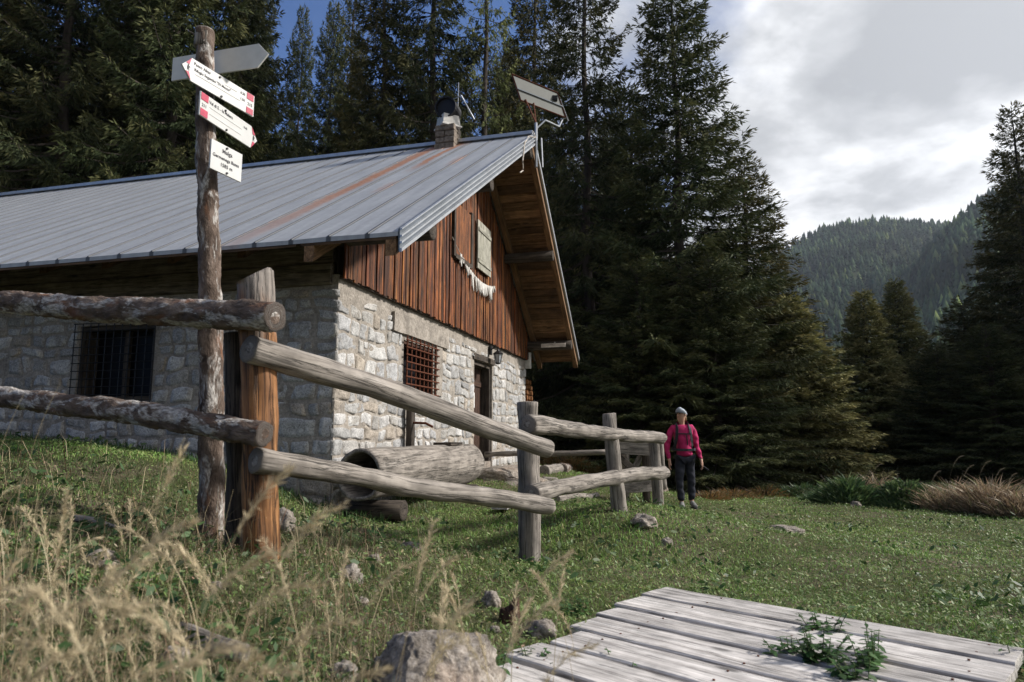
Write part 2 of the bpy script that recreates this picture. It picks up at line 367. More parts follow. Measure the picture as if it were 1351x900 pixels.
def _phi(r): return np.sqrt(r*r+.6)
def _fit():
    d_ = np.hypot(GP[:, None, 0]-GP[None, :, 0], GP[:, None, 1]-GP[None, :, 1]); A = -_phi(d_)
    n = len(GP); B = np.zeros((n+3, n+3)); B[:n, :n] = A+np.eye(n)*-.02; B[:n, n] = 1; B[n, :n] = 1; B[:n, n+1:] = GP[:, :2]; B[n+1:, :n] = GP[:, :2].T
    return np.linalg.solve(B, np.concatenate([GP[:, 2], np.zeros(3)]))
GW = _fit()
def gz(x, y, bumps=True):
    x = np.atleast_1d(np.asarray(x, float)); y = np.atleast_1d(np.asarray(y, float)); out = np.empty(x.shape); n = len(GP)
    xf, yf = x.ravel(), y.ravel(); o = np.empty(xf.shape)
    for i in range(0, len(xf), 20000):
        a, b = xf[i:i+20000], yf[i:i+20000]; r = np.hypot(a[:, None]-GP[None, :, 0], b[:, None]-GP[None, :, 1])
        o[i:i+20000] = -_phi(r)@GW[:n]+GW[n]+GW[n+1]*a+GW[n+2]*b
    if bumps:
        o += .022*np.sin(xf*2.9+1.3*np.sin(yf*1.7))*np.sin(yf*2.3+.8*np.sin(xf*2.1))+.012*np.sin(xf*6.7+yf*3.1)*np.sin(yf*7.3-xf*2.2)
        left = np.clip((-.1-xf)/1.2, 0, 1)*np.clip((7.2-yf)/2, 0, 1); o += left*(.035*np.sin(xf*5.1+yf*2.2)*np.sin(yf*4.3)+.02*np.sin(xf*11+yf*3)*np.sin(yf*12+xf*5))
    far = np.clip((np.hypot(xf, yf)-60)/90, 0, 1); o = o*(1-far)+(-3.0)*far
    return o.reshape(x.shape)
def g1(x, y): return float(gz(x, y)[0])
def ground():
    def ax(a, b, fine, lim):
        s = [0.0]; 
        while s[-1] < b: s.append(s[-1]+max(fine, (abs(s[-1])-lim)*.06))
        return s
    xp = ax(0, 4000, .13, 12); xs = np.array([-v for v in xp[:0:-1]]+xp); yp = ax(0, 4000, .13, 20); yn = ax(0, 600, .5, 3); ys = np.array([-v for v in yn[:0:-1]]+yp)
    X, Y = np.meshgrid(xs, ys); Z = gz(X, Y); nx, ny = len(xs), len(ys)
    V = np.stack([X.ravel(), Y.ravel(), Z.ravel()], 1); i = np.arange((ny-1)*(nx-1)); r, c = i//(nx-1), i % (nx-1); a = r*nx+c
    F = np.stack([a, a+1, a+nx+1, a+nx], 1); o = big_mesh('ground', V, F, M['ground'], smooth=True); o['kind'] = 'structure'
ground()

# ------------------------------------------------------------------ the stone hut (local x = away from gable wall, y = along gable wall)
A0 = Vector((-1.99, 7.66, 0)); RZ = -math.radians(15); GW_ = 8.9; LEN = 14.0
hut = empty('stone_hut', A0, RZ, 'old stone alpine hut with grey sheet metal roof and red brown boarded gable', 'hut')
Mh = Matrix.Translation(A0) @ Matrix.Rotation(RZ, 4, 'Z')
def hw(x, y, z): return Mh @ Vector((x, y, z))
def hl(p): return Mh.inverted() @ Vector(p)
RY, RZZ = 4.9, 5.57; EYL, EZL = -.92, 1.985; EYR, EZR = 9.73, 1.90; VX = 1.15
def roofz(y): return EZL+(RZZ-EZL)*(y-EYL)/(RY-EYL) if y <= RY else EZR+(RZZ-EZR)*(EYR-y)/(EYR-RY)
def warp(a, b, s):
    v = mnoise.noise_vector(Vector((a*2.1+s*13, b*2.1, s*3.7))); v2 = mnoise.noise_vector(Vector((a*5+s*3, b*5, 9+s)))
    return a+v.x*.09+v2.x*.04, b+v.y*.07+v2.y*.035
TINTS = [(.40,.395,.385),(.36,.357,.35),(.46,.452,.44),(.33,.327,.325),(.41,.395,.375),(.39,.39,.395),(.49,.48,.47),(.37,.355,.335),(.43,.415,.395),(.37,.325,.275),(.30,.295,.29)]
def stones(mb, L, z0, z1f, opens, place, seed, hi=(.13, .28), wi=(.15, .44)):
    """coursed rubble: every stone an uneven pillow standing out of the mortar"""
    r = random.Random(seed); z = z0
    while z < 1.75:
        h = r.uniform(*hi); a = -.02
        while a < L:
            w_ = r.uniform(*wi)*(1.25 if h > .215 else .9); b = min(a+w_, L+.02)
            if L-b < .14: b = L+.02
            subs = [(a, b, z, z+h)]
            if h > .215 and r.random() < .25: m_ = z+h*r.uniform(.4, .6); subs = [(a, b, z, m_), (a, b, m_, z+h)]
            elif h > .215 and r.random() < .25:
                m_ = z+h*r.uniform(.4, .6); q = a+(b-a)*r.uniform(.4, .6); subs = [(a, q, z, z+h), (q, b, z, m_), (q, b, m_, z+h)]
            for (p, q, u, v) in subs:
                if v > z1f(p, q) : v = min(v, z1f(p, q)+.03)
                if v-u < .08: continue
                ok = True
                for (ox0, ox1, oz0, oz1) in opens:
                    if q > ox0-.04 and p < ox1+.04 and v > oz0-.04 and u < oz1+.04:
                        # trim beside the opening
                        if p < ox0-.14: q = ox0-.04
                        elif q > ox1+.14: p = ox1+.04
                        elif u < oz0-.13: v = oz0-.03
                        elif v > oz1+.13: u = oz1+.05
                        else: ok = False
                if not ok or q-p < .07 or v-u < .07 or r.random() < .02: continue
                n = 9 if L < 9.5 else 7; gap = r.uniform(.003, .013); dep = r.uniform(.006, .020); tl = (r.uniform(-.07, .07), r.uniform(-.07, .07)); tint = np.array(r.choice(TINTS))*r.uniform(.85, 1.15)
                V = []; rd = r.uniform(5, 16); so_ = r.uniform(0, 99)
                for i in range(n):
                    for j in range(n):
                        s_ = -1+2*i/(n-1); t_ = -1+2*j/(n-1)
                        s_ = math.copysign(1-(1-abs(s_))**1.5, s_); t_ = math.copysign(1-(1-abs(t_))**1.5, t_)
                        # rounded corner mapping
                        k = (abs(s_)**rd+abs(t_)**rd)**(1/rd); m0 = max(abs(s_), abs(t_)); k = m0/k if k > 0 else 1
                        cs, ct = s_*k, t_*k; e = max(abs(s_), abs(t_))
                        aa = (p+q)/2+cs*((q-p)/2-gap); zz = (u+v)/2+ct*((v-u)/2-gap); wa, wz = warp(aa, zz, seed)
                        wa = min(max(wa, -.012), L+.012) if (p < .05 or q > L-.05) else wa
                        for (ox0, ox1, oz0, oz1) in opens:
                            if oz0-.03 < wz < oz1+.03 and ox0-.03 < wa < ox1+.03: wa = ox0-.03 if aa < (ox0+ox1)/2 else ox1+.03
                        f_ = mnoise.noise(Vector((aa*9+so_, zz*9, so_)))*.018+mnoise.noise(Vector((aa*25+so_, zz*25, so_)))*.010
                        d_ = -.02 if e > .999 else dep*(1-e**9*.75)+f_+(tl[0]*cs*(q-p)+tl[1]*ct*(v-u))*.6
                        V.append(place(wa, wz, d_))
                F = [(i*n+j, (i+1)*n+j, (i+1)*n+j+1, i*n+j+1) for i in range(n-1) for j in range(n-1)]
                mb.add(V, F, tint=tint)
            a = b
        z += h
def wall_boxes(L, z0, z1, opens):
    """rectangles of a wall round its openings"""
    xs = sorted({0, L, *[o[0] for o in opens], *[o[1] for o in opens]}); R = []
    for a, b in zip(xs[:-1], xs[1:]):
        cuts = sorted([(o[2], o[3]) for o in opens if o[0] < (a+b)/2 < o[1]]); z = z0
        for c0, c1 in cuts:
            if c0 > z: R.append((a, b, z, c0))
            z = c1
        if z < z1: R.append((a, b, z, z1))
    return R
# openings
WIN = (1.85, 2.97, .61, 1.33); DOOR = (5.0, 6.15, -.60, 1.40)
SWIN = (2.48, 3.64, .42, 1.38)                                     # on the long wall, measured from the corner
mb = MB()
for (a, b, u, v) in wall_boxes(GW_, -1.6, 1.84, [WIN, DOOR]): box(mb, (-.5, a, u), (0, b, v), 1)
mw = mb.build('gable_wall', M['mortar'], hut)
mb = MB(); stones(mb, GW_, -1.25, lambda p, q: 1.60 if int(p*3.1) % 3 else 1.50, [WIN, DOOR], lambda a, z, d_: (d_, a, z), 3)
mb.build('rubble_facing', M['stone'], mw, smooth=True)
mb = MB()
for (a, b, u, v) in wall_boxes(LEN, -1.6, 1.72, [SWIN]): box(mb, (-b, .002, u), (-max(a, .502), .5, v), 0)
ml = mb.build('long_wall', M['mortar'], hut)
mb = MB(); stones(mb, 9.8, -1.25, lambda p, q: 1.66, [SWIN], lambda a, z, d_: (-a, -d_, z), 5, (.12, .25), (.15, .42))
mb.build('rubble_facing', M['stone'], ml, smooth=True)
mb = MB(); box(mb, (-LEN, GW_-.5, -1.6), (-.502, GW_, 1.9), 0); box(mb, (-LEN-.5, 0, -1.6), (-LEN-.002, GW_, 1.9), 1); mb.build('back_wall', M['mortar'], hut)
# timber courses between the long wall and the roof, and corner post
mb = MB()
for k, (u, v, dy) in enumerate([(1.72, 1.98, -.05), (1.985, 2.22, -.02), (2.225, 2.42, -.06)]): box(mb, (-LEN, dy, u), (-.08, .22, v), 0, 30, .006, .02)
mb.build('timber_course', M['eave_timber'], hut)
# gable boards
mb = MB(); y = .0; rr = random.Random(4)
while y < GW_:
    wd = rr.uniform(.05, .10); y1 = min(y+wd-.008, GW_); zt = min(roofz(y), roofz(y1))-.16; zb = 1.80+rr.uniform(-.015, .015)
    t_ = rr.choice([.4, .6, .8, .9, 1.0, 1.2, 1.5]); x0 = .055+rr.uniform(-.012, .014)
    if zt > zb+.1: box(mb, (x0, y, zb), (x0+.024, y1, zt), 2, 6, .002, tint=(t_, t_*rr.uniform(.85, 1.1), t_))
    y += wd
mb.build('gable_boards', M['red_board'], hut)
mb = MB(); box(mb, (-.05, .02, 1.79), (.052, GW_-.02, 1.83), 1, 12)
V = [(x, y_, z_) for x in (-.02, .04) for (y_, z_) in ((0, 1.83), (GW_, 1.83), (GW_, roofz(GW_)-.14), (RY, RZZ-.14), (0, roofz(0)-.14))]
mb.add(V, [(0, 1, 2, 3, 4)[::-1], (5, 6, 7, 8, 9)], lc=(0, 0, 0)); mb.build('gable_backing', M['dark_wood'], hut)
def panel(name, y0, y1, z0, z1, m, x0, nb, tr):
    f = MB()
    wd = (y1-y0)/nb
    for i in range(nb):
        t_ = rr.uniform(*tr); box(f, (x0, y0+i*wd+.003, z0), (x0+.028, y0+(i+1)*wd-.003, z1), 2, 4, .001, tint=(t_, t_, t_))
    return f.build(name, m, hut)
s1 = panel('shutter', 3.55, 4.36, 3.02, 3.93, M['red_board'], .10, 5, (.8, 1.4)); s1['label'] = 'brown boarded shutter'
mb = MB()
for a in ((3.47, 3.55, 2.96, 3.98), (4.36, 4.44, 2.96, 3.98)): box(mb, (.09, a[0], a[2]), (.145, a[1], a[3]), 2)
box(mb, (.09, 3.55, 2.94), (.15, 4.36, 3.015), 1); mb.build('shutter_frame', M['dark_wood'], s1)
s2 = panel('shutter', 4.72, 5.55, 3.05, 3.97, M['pale_shutter'], .12, 5, (.8, 1.15)); s2['label'] = 'pale grey green shutter'
for z_ in (3.2, 3.8): mb = MB(); box(mb, (.149, 4.75, z_-.035), (.165, 5.52, z_+.035), 1, tint=(.9, .9, .9)); mb.build('shutter_batten', M['pale_shutter'], s2)
# roof
T = .045
def slope_pt(side, s_):                                             # s_ 0 at the eave, 1 at the ridge
    return (EYL+(RY-EYL)*s_, EZL+(RZZ-EZL)*s_) if side == 0 else (EYR+(RY-EYR)*s_, EZR+(RZZ-EZR)*s_)
mb = MB(); xs = [VX-.33-.43*i for i in range(38)]; xe = xs[-1]-.2
for side in (0, 1):
    nS = 24; lines = [VX]+[v for q in xs for v in (q+.013, q+.009, q-.009, q-.013)]+[xe]
    hs = [0]+[v for q in xs for v in (0, .013, .013, 0)]+[0]
    V = []
    for i in range(nS+1):
        y_, z_ = slope_pt(side, i/nS)
        for j, (lx, h) in enumerate(zip(lines, hs)):
            wv = .006*mnoise.noise(Vector((lx*2.5, y_*1.7, side*9)))+.0035*mnoise.noise(Vector((lx*7, y_*4, side*9)))
            V.append((lx, y_, z_+h+wv+(0 if 0 < i < nS else 0)))
    n = len(lines); F = []
    for i in range(nS):
        for j in range(n-1):
            q = (i*n+j, (i+1)*n+j, (i+1)*n+j+1, i*n+j+1); F.append(q if side == 0 else q[::-1])
    base = len(V); V += [(lx, y_, z_-T) for (y_, z_) in (slope_pt(side, 0), slope_pt(side, 1)) for lx in (VX, xe)]
    F += [(base, base+1, base+3, base+2) if side == 0 else (base+2, base+3, base+1, base)]
    F += [tuple(range(n))+(base+1, base)]
    mb.add(V, F)
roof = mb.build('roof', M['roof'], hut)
# ridge cap
mb = MB(); box(mb, (xe, RY-.11, RZZ-.02), (VX+.01, RY+.11, RZZ+.045), 0); mb.build('ridge_cap', M['galv'], roof)
# corrugated verge flashing on the near slope, thin metal edge on the far slope
def verge_strip(x0, x1, za, zb, m, name, par):
    mb = MB(); V = []; ns = 14
    for i in range(ns+1):
        y_, z_ = slope_pt(0, i/ns); wb = .003*mnoise.noise(Vector((i*.9, za*9, 0)))
        V += [(VX+x0, y_, z_+za), (VX+x1+wb, y_, z_+za-.004), (VX+x1+wb, y_, z_+zb+.004), (VX+x0, y_, z_+zb)]
    F = [(i*4+j, i*4+(j+1) % 4, (i+1)*4+(j+1) % 4, (i+1)*4+j) for i in range(ns) for j in range(4)]+[(3, 2, 1, 0), (ns*4, ns*4+1, ns*4+2, ns*4+3)]
    mb.add(V, F); return mb.build(name, M[m], par)
vf = verge_strip(.004, .020, .030, -.205, 'dull_metal', 'verge_flashing', roof)  # base strip darker than the beads raised on it
for za, zb in ((.033, .012), (-.035, -.062), (-.100, -.128), (-.168, -.212)): verge_strip(.0205, .045, za, zb, 'galv', 'raised_bead', vf)
mb = MB(); V = []
for s_ in (0, 1):
    y_, z_ = slope_pt(1, s_); V += [(VX+.003, y_, z_+.02), (VX+.03, y_, z_+.02), (VX+.03, y_, z_-.075), (VX+.003, y_, z_-.075)]
mb.add(V, [(0, 1, 2, 3), (7, 6, 5, 4), (0, 4, 5, 1), (1, 5, 6, 2), (2, 6, 7, 3), (3, 7, 4, 0)]); fl = mb.build('verge_flashing', M['galv'], roof)
# soffit boards, run parallel to the ridge, and verge rafters
for side in (0, 1):
    mb = MB(); s_ = 0.0; ln = math.hypot(RY-EYL, RZZ-EZL) if side == 0 else math.hypot(EYR-RY, RZZ-EZR)
    while s_ < 1:
        e_ = min(1, s_+rr.uniform(.16, .23)/ln); (ya, za), (yb, zb) = slope_pt(side, s_), slope_pt(side, e_-.004); t_ = rr.uniform(.45, 1.5); off = rr.uniform(0, 30); dd = rr.uniform(0, .006)
        for (p, q) in ((VX-.02, .085), (.02, xe+.1)):
            V = [(x_, y_, z_-T-.004-o_-dd) for x_ in (p, q) for (y_, z_, o_) in ((ya, za, 0), (yb, zb, 0), (yb, zb, .025), (ya, za, .025))]
            L = [(v[1]*1.0+off, v[2], v[0]+off) for v in V]
            mb.add(V, [(0, 1, 2, 3)[::-1], (4, 5, 6, 7), (0, 4, 7, 3), (1, 2, 6, 5), (2, 3, 7, 6)], lc=np.array(L), tint=(t_, t_, t_))
        s_ = e_
    so_ = mb.build('soffit', M['soffit'], hut)
    mb = MB()
    for x_ in (VX-.13, .12):
        V = []; L = []
        for s_ in (0, .25, .5, .75, 1):
            y_, z_ = slope_pt(side, s_)
            for (dx, dz) in ((0, -.078), (.11, -.078), (.11, -.24), (0, -.24)): V.append((x_+dx, y_, z_+dz)); L.append((dx+x_, dz, s_*ln))
        F = [(0, 1, 2, 3), (16, 19, 18, 17)]+[(i*4+j, (i+1)*4+j, (i+1)*4+(j+1) % 4, i*4+(j+1) % 4) for i in range(4) for j in range(4)]
        mb.add(V, F, lc=np.array(L), tint=(1.1, 1.1, 1.1))
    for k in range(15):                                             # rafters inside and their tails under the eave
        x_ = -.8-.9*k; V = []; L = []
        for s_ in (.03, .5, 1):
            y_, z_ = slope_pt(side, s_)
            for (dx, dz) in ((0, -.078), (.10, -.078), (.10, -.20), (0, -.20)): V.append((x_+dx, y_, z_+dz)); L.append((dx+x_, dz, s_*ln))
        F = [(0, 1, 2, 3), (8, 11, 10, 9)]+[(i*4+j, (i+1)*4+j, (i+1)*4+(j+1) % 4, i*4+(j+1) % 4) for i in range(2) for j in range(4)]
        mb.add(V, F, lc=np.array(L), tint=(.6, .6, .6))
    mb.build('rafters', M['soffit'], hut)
# purlins (log beams that carry the overhang)
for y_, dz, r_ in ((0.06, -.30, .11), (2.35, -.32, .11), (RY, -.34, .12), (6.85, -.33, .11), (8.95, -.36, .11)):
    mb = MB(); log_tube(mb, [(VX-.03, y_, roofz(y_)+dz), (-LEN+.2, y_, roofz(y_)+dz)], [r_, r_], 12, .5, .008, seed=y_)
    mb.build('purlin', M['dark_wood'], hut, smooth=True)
mb = MB(); box(mb, (VX-.42, 8.80, roofz(8.9)-.43), (VX-.39, 8.84, roofz(8.9)-.33), 2, tint=(1, 1, 1))
box(mb, (.42, 8.79, roofz(8.95)-.42), (1.0, 8.825, roofz(8.95)-.33), 0, 3, .002, tint=(1.25, 1.2, 1.15)); mb.build('name_board', M['plank'], hut)
# gable window: reveal, lintel, rusty grille
mb = MB(); y0, y1, z0, z1 = WIN
box(mb, (-.30, y0, z0), (-.02, y0+.05, z1)); box(mb, (-.30, y1-.05, z0), (-.02, y1, z1)); box(mb, (-.30, y0, z0), (-.02, y1, z0+.05), 1); box(mb, (-.30, y0+.05, z1-.05), (-.02, y1-.05, z1), 1)
wf = mb.build('window', M['door_wood'], hut); mb = MB(); box(mb, (-.26, y0+.05, z0+.05), (-.24, y1-.05, z1-.05)); mb.build('pane', M['dark_glass'], wf)
mb = MB()
for i in range(8): y_ = y0+.02+i*(y1-y0+.06)/7.6; tube(mb, [(.045, y_, z0-.05), (.045, y_, z1+.06)], .011, 6)
for i in range(8): z_ = z0+.0+i*(z1-z0)/7; tube(mb, [(.06, y0-.04, z_), (.06, y1+.10, z_)], .011, 6)
gr = mb.build('window_grille', M['rusty_metal'], hut)
mb = MB(); box(mb, (.012, y0-.42, 1.40), (.05, y1+.55, 1.66), 1, 10, .004); box(mb, (.010, y1+.05, .62), (.04, y1+.30, 1.38), 2, 6, .006)
mb.build('render_band', M['mortar'], hut)
# side window with mesh
a, b, z0, z1 = SWIN; mb = MB()
box(mb, (-b, .03, z0), (-b+.06, .3, z1)); box(mb, (-a-.06, .03, z0), (-a, .3, z1)); box(mb, (-b+.06, .03, z0), (-a-.06, .3, z0+.06), 0); box(mb, (-b+.06, .03, z1-.06), (-a-.06, .3, z1), 0)
box(mb, (-(a+b)/2-.03, .16, z0+.06), (-(a+b)/2+.03, .22, z1-.06))
wf = mb.build('window', M['dark_wood'], hut); mb = MB(); box(mb, (-b+.06, .24, z0+.06), (-a-.06, .26, z1-.06)); mb.build('pane', M['dark_glass'], wf)
mb = MB()
for i in range(11): x_ = -b-.03+i*(b-a+.06)/10; tube(mb, [(x_, -.05, z0-.03), (x_, -.05, z1+.03)], .0065, 5)
for i in range(11): z_ = z0-.02+i*(z1-z0+.04)/10; tube(mb, [(-b-.04, -.06, z_), (-a+.04, -.06, z_)], .0065, 5)
mb.build('window_grille', M['black_metal'], hut)
# door
y0, y1, z0, z1 = DOOR; mb = MB()
box(mb, (-.34, y0, z0), (-.04, y0+.07, z1)); box(mb, (-.34, y1-.07, z0), (-.04, y1, z1)); box(mb, (-.34, y0+.07, z1-.08), (-.04, y1-.07, z1), 1); box(mb, (-.03, y0-.1, z1+.002), (.03, y1+.1, z1+.11), 1, 6, .003)
mb.build('door_frame', M['dark_wood'], hut)
mb = MB()
for i in range(6): w_ = (y1-y0-.14)/6; box(mb, (-.26, y0+.07+i*w_+.003, z0+.12), (-.215, y0+.07+(i+1)*w_-.003, z1-.08), 2, 5, .001)
box(mb, (-.212, y0+.09, .95), (-.19, y1-.09, 1.05), 1); box(mb, (-.212, y0+.09, .05), (-.19, y1-.09, .15), 1)
dr = mb.build('door', M['door_wood'], hut)
mb = MB(); box(mb, (-.188, y0+.33, .53), (-.184, y0+.60, .82)); mb.build('paper_notice', M['paper'], dr)
mb = MB(); tube(mb, [(-.2, y0+.16, .32), (-.15, y0+.16, .32), (-.14, y0+.28, .32)], .012, 8); mb.build('handle', M['black_metal'], dr)
mb = MB(); box(mb, (-.35, y0, z0-.3), (-.02, y1, z0+.11)); mb.build('door_sill', M['rock'], hut)
# wall lantern
mb = MB(); tube(mb, [(.05, 5.92, 1.68), (.13, 5.92, 1.74), (.19, 5.92, 1.72), (.19, 5.92, 1.66)], .012, 6); box(mb, (.03, 5.86, 1.58), (.055, 5.98, 1.76))
c = (.19, 5.92)
def ngon(mb, c, lv, n=6):
    V = [(c[0]+r_*math.cos(2*math.pi*j/n), c[1]+r_*math.sin(2*math.pi*j/n), z_) for (r_, z_) in lv for j in range(n)]
    F = [tuple(range(n))[::-1], tuple(range((len(lv)-1)*n, len(lv)*n))]+[(i*n+j, i*n+(j+1) % n, (i+1)*n+(j+1) % n, (i+1)*n+j) for i in range(len(lv)-1) for j in range(n)]
    mb.add(V, F)
ngon(mb, c, [(.105, 1.585), (.11, 1.60), (.03, 1.66), (.02, 1.68)]); ngon(mb, c, [(.03, 1.39), (.06, 1.405), (.06, 1.42)])
for j in range(6): a_ = 2*math.pi*j/6; tube(mb, [(c[0]+.055*math.cos(a_), c[1]+.055*math.sin(a_), 1.41), (c[0]+.088*math.cos(a_), c[1]+.088*math.sin(a_), 1.59)], .006, 4)
la = mb.build('wall_lantern', M['black_metal'], hut); mb = MB(); ngon(mb, c, [(.048, 1.42), (.08, 1.585)]); mb.build('lantern_glass', M['galv'], la)
# small box under the far eave
mb = MB(); box(mb, (-.1, GW_+.02, 1.60), (.12, GW_+.16, 1.98), 2, bev=.015); mb.build('meter_box', M['white_sheet'], hut)
# water pipe post at the wall
mb = MB(); box(mb, (.05, 1.86, -.28), (.14, 1.98, .40), 2, 8, .004, .01); sp_ = mb.build('spout_post', M['dark_wood'], hut); mb = MB(); tube(mb, [(.1, 1.92, .18), (.32, 1.92, .17), (.42, 1.92, .12)], .017, 8); mb.build('spout', M['rusty_metal'], sp_)
# chimney
chx, chy = -.47, 4.72
mb = MB(); r_ = random.Random(3)
for k in range(6):
    z_ = RZZ-.50+k*.125
    for (p, q, u, v) in ((-.19, -.01, -.19, -.005), (.0, .19, -.19, .0), (-.19, .02, .0, .19), (.03, .19, .01, .19)):
        j_ = r_.uniform(-.012, .012); box(mb, (chx+p+j_, chy+u+j_, z_+.004), (chx+q, chy+v, z_+.12), 0, 1, .004, .02)
chim = mb.build('chimney', M['brick'], hut)
mb = MB(); ngon(mb, (chx, chy), [(.285, RZZ+.225), (.285, RZZ+.25), (.25, RZZ+.27), (.22, RZZ+.46)], 4); o_ = mb.build('chimney_cap', M['white_sheet'], chim)
mb = MB(); V = []; n = 20                                           # round black cowl, its axis along the ridge
cy, cz, cr = chy, RZZ+.60, .21
for x_, k in ((-.17, 1), (.17, 1), (.17, .9), (-.17, .9)): V += [(chx+cr*k*math.cos(2*math.pi*j/n), cy+x_, cz+cr*k*math.sin(2*math.pi*j/n)) for j in range(n)]
F = [(i*n+j, i*n+(j+1) % n, ((i+1) % 4)*n+(j+1) % n, ((i+1) % 4)*n+j) for i in range(4) for j in range(n)]
mb.add(V, F); V = [(chx+cr*.92*math.cos(2*math.pi*j/n), cy+q_, cz+cr*.92*math.sin(2*math.pi*j/n)) for q_ in (-.12, -.10) for j in range(n)]; mb.add(V, [tuple(range(n)), tuple(range(n, 2*n))[::-1]]+[(j, (j+1) % n, n+(j+1) % n, n+j) for j in range(n)]); mb.build('cowl', M['black_metal'], chim, smooth=False)
mb = MB(); tube(mb, [(chx+.28, cy-.05, cz+.24), (chx+.50, cy+.08, cz-.20)], .014, 6); tube(mb, [(chx+.28, cy-.05, cz+.24), (chx+.1, cy, cz+.22)], .010, 6); mb.build('cowl_stay', M['galv'], chim)

# solar panel on a pole at the ridge end
UL, UR, LL = Vector((0, 12.31, 6.9)), Vector((.93, 13.04, 6.9)), Vector((.17, 12.49, 6.46)); ex = UR-UL; ed = LL-UL
pn = ex.cross(ed).normalized()
if pn.z < 0: pn = -pn
sp = empty('solar_panel', hw(VX+.05, RY, RZZ-.5), 0, 'pale backed solar panel tilted on thin poles above the ridge end', 'solar panel'); so3 = Vector(sp.location)
def slab(name, o_, a_, b_, t_, m, par, orig):
    V = [o_+a_*i+b_*j+pn*t_*k-orig for k in (0, 1) for j in (0, 1) for i in (0, 1)]; mb = MB(); mb.add([tuple(v) for v in V], [(0, 2, 3, 1), (4, 5, 7, 6), (0, 1, 5, 4), (2, 6, 7, 3), (0, 4, 6, 2), (1, 3, 7, 5)]); return mb.build(name, m, par)
slab('panel_back', UL, ex, ed, .018, M['panel_back'], sp, so3); slab('cell_face', UL+pn*.020, ex, ed, .008, M['panel_front'], sp, so3)
mb = MB(); 
for p, q in ((UL, UR), (UR, UR+ed), (UR+ed, LL), (LL, UL)): tube(mb, [p-so3, q-so3], .017, 4)
mb.build('panel_frame', M['rusty_metal'], sp)
slab('middle_rail', UL+ed*.52-pn*.02, ex, ed*.05, .018, M['dull_metal'], sp, so3)
mb = MB(); box(mb, tuple(UL+ex*.88+ed*.3-so3-Vector((.05, .05, .05))), tuple(UL+ex*.88+ed*.3-so3+Vector((.05, .05, .04)))); mb.build('junction_box', M['black_metal'], sp)
pb = hw(VX+.05, RY+.05, RZZ-.62); pt = hw(VX+.05, RY+.05, RZZ+.25)
mb = MB(); tube(mb, [pb-so3, pt-so3], .028, 8); tube(mb, [pb-so3+Vector((.12, .0, .0)), pt-so3+Vector((.10, 0, -.3))], .016, 6); mb.build('pole', M['galv'], sp)
mb = MB(); tube(mb, [pt-so3, LL+ex*.12+ed*-.1-so3], .018, 6); tube(mb, [pt-so3, UL-so3+ex*.3+ed*.9], .012, 6); mb.build('strut', M['rusty_metal'], sp)
mb = MB(); q = UR+ed; tube(mb, [pt-so3+Vector((.0, 0, -.12)), pt-so3+Vector((.18, .05, .08)), q-so3+Vector((-.14, -.05, -.22)), q-so3+Vector((-.06, 0, -.03)), q-so3], .016, 8); tube(mb, [UR-so3, q-so3+Vector((.06, .05, -.05))], .012, 6); mb.build('curved_pipe', M['galv'], sp)
mb = MB(); tube(mb, [hw(-.35, RY, RZZ)-so3, hw(-.33, RY, RZZ+1.25)-so3], .008, 5); an = mb.build('aerial', M['galv'], sp)
# loose cable hanging over the verge
mb = MB(); pts = [hw(VX+.0, RY-.02, RZZ+.06)]+[hw(VX+.06+.05*math.sin(k*1.9), RY-.25*k, roofz(RY-.25*k)+.03-.03*(k % 2)) for k in range(1, 4)]+[hw(VX+.08, RY-1.1, roofz(RY-1.1)-.28), hw(VX+.06, RY-1.0, roofz(RY-1)-.5), hw(VX+.05, RY-1.25, roofz(RY-1.2)-.46)]
pts = [Vector(p) for p in pts]; o0 = pts[0].copy(); pp = []
for i in range(len(pts)-1):
    for k in range(4): pp.append(pts[i].lerp(pts[i+1], k/4)-o0+Vector((0, 0, .02*math.sin(i*4+k*1.3))))
tube(mb, pp, .012, 6); cb = mb.build('rope', M['rope']); cb.location = o0; tag(cb, 'pale frayed rope looped over the roof edge below the solar panel', 'rope')
# garland of rags on the gable boards
gl = empty('rag_garland', hw(.13, 3.4, 3.2), RZ, 'sagging string of off white rags hung across the red brown gable boards', 'garland')
P0, P1 = Vector((.0, 0, .05)), Vector((.0, 2.5, -.25)); g_ = []
for k in range(25): t_ = k/24; v = P0.lerp(P1, t_); v.z -= .30*4*t_*(1-t_)*.8; g_.append(v)
mb = MB(); tube(mb, g_, .008, 5); mb.build('string', M['rope'], gl); r_ = random.Random(8)
for k in range(4, 24):
    v = g_[k]; mb = MB(); V = []; w_ = r_.uniform(.06, .13); L_ = r_.uniform(.13, .28)*(1.1 if 9 < k < 22 else .7); nx_, nz_ = 5, 5; sw = r_.uniform(-.05, .05)
    for j in range(nz_+1):
        for i in range(nx_+1):
            s_ = i/nx_-.5; t_ = j/nz_; V.append((v.x+.015+.02*math.sin(s_*9+k)*t_, v.y+s_*w_*(1-.35*t_)+sw*t_, v.z-t_*L_*(1+.2*math.sin(i*2+k))))
    F = [(j*(nx_+1)+i, j*(nx_+1)+i+1, (j+1)*(nx_+1)+i+1, (j+1)*(nx_+1)+i) for j in range(nz_) for i in range(nx_)]
    V2 = [(a_-.006, b_, c_) for a_, b_, c_ in V]; m_ = len(V); mb.add(V+V2, F+[tuple(x_+m_ for x_ in f_[::-1]) for f_ in F]); mb.build('rag', M['rag'], gl)
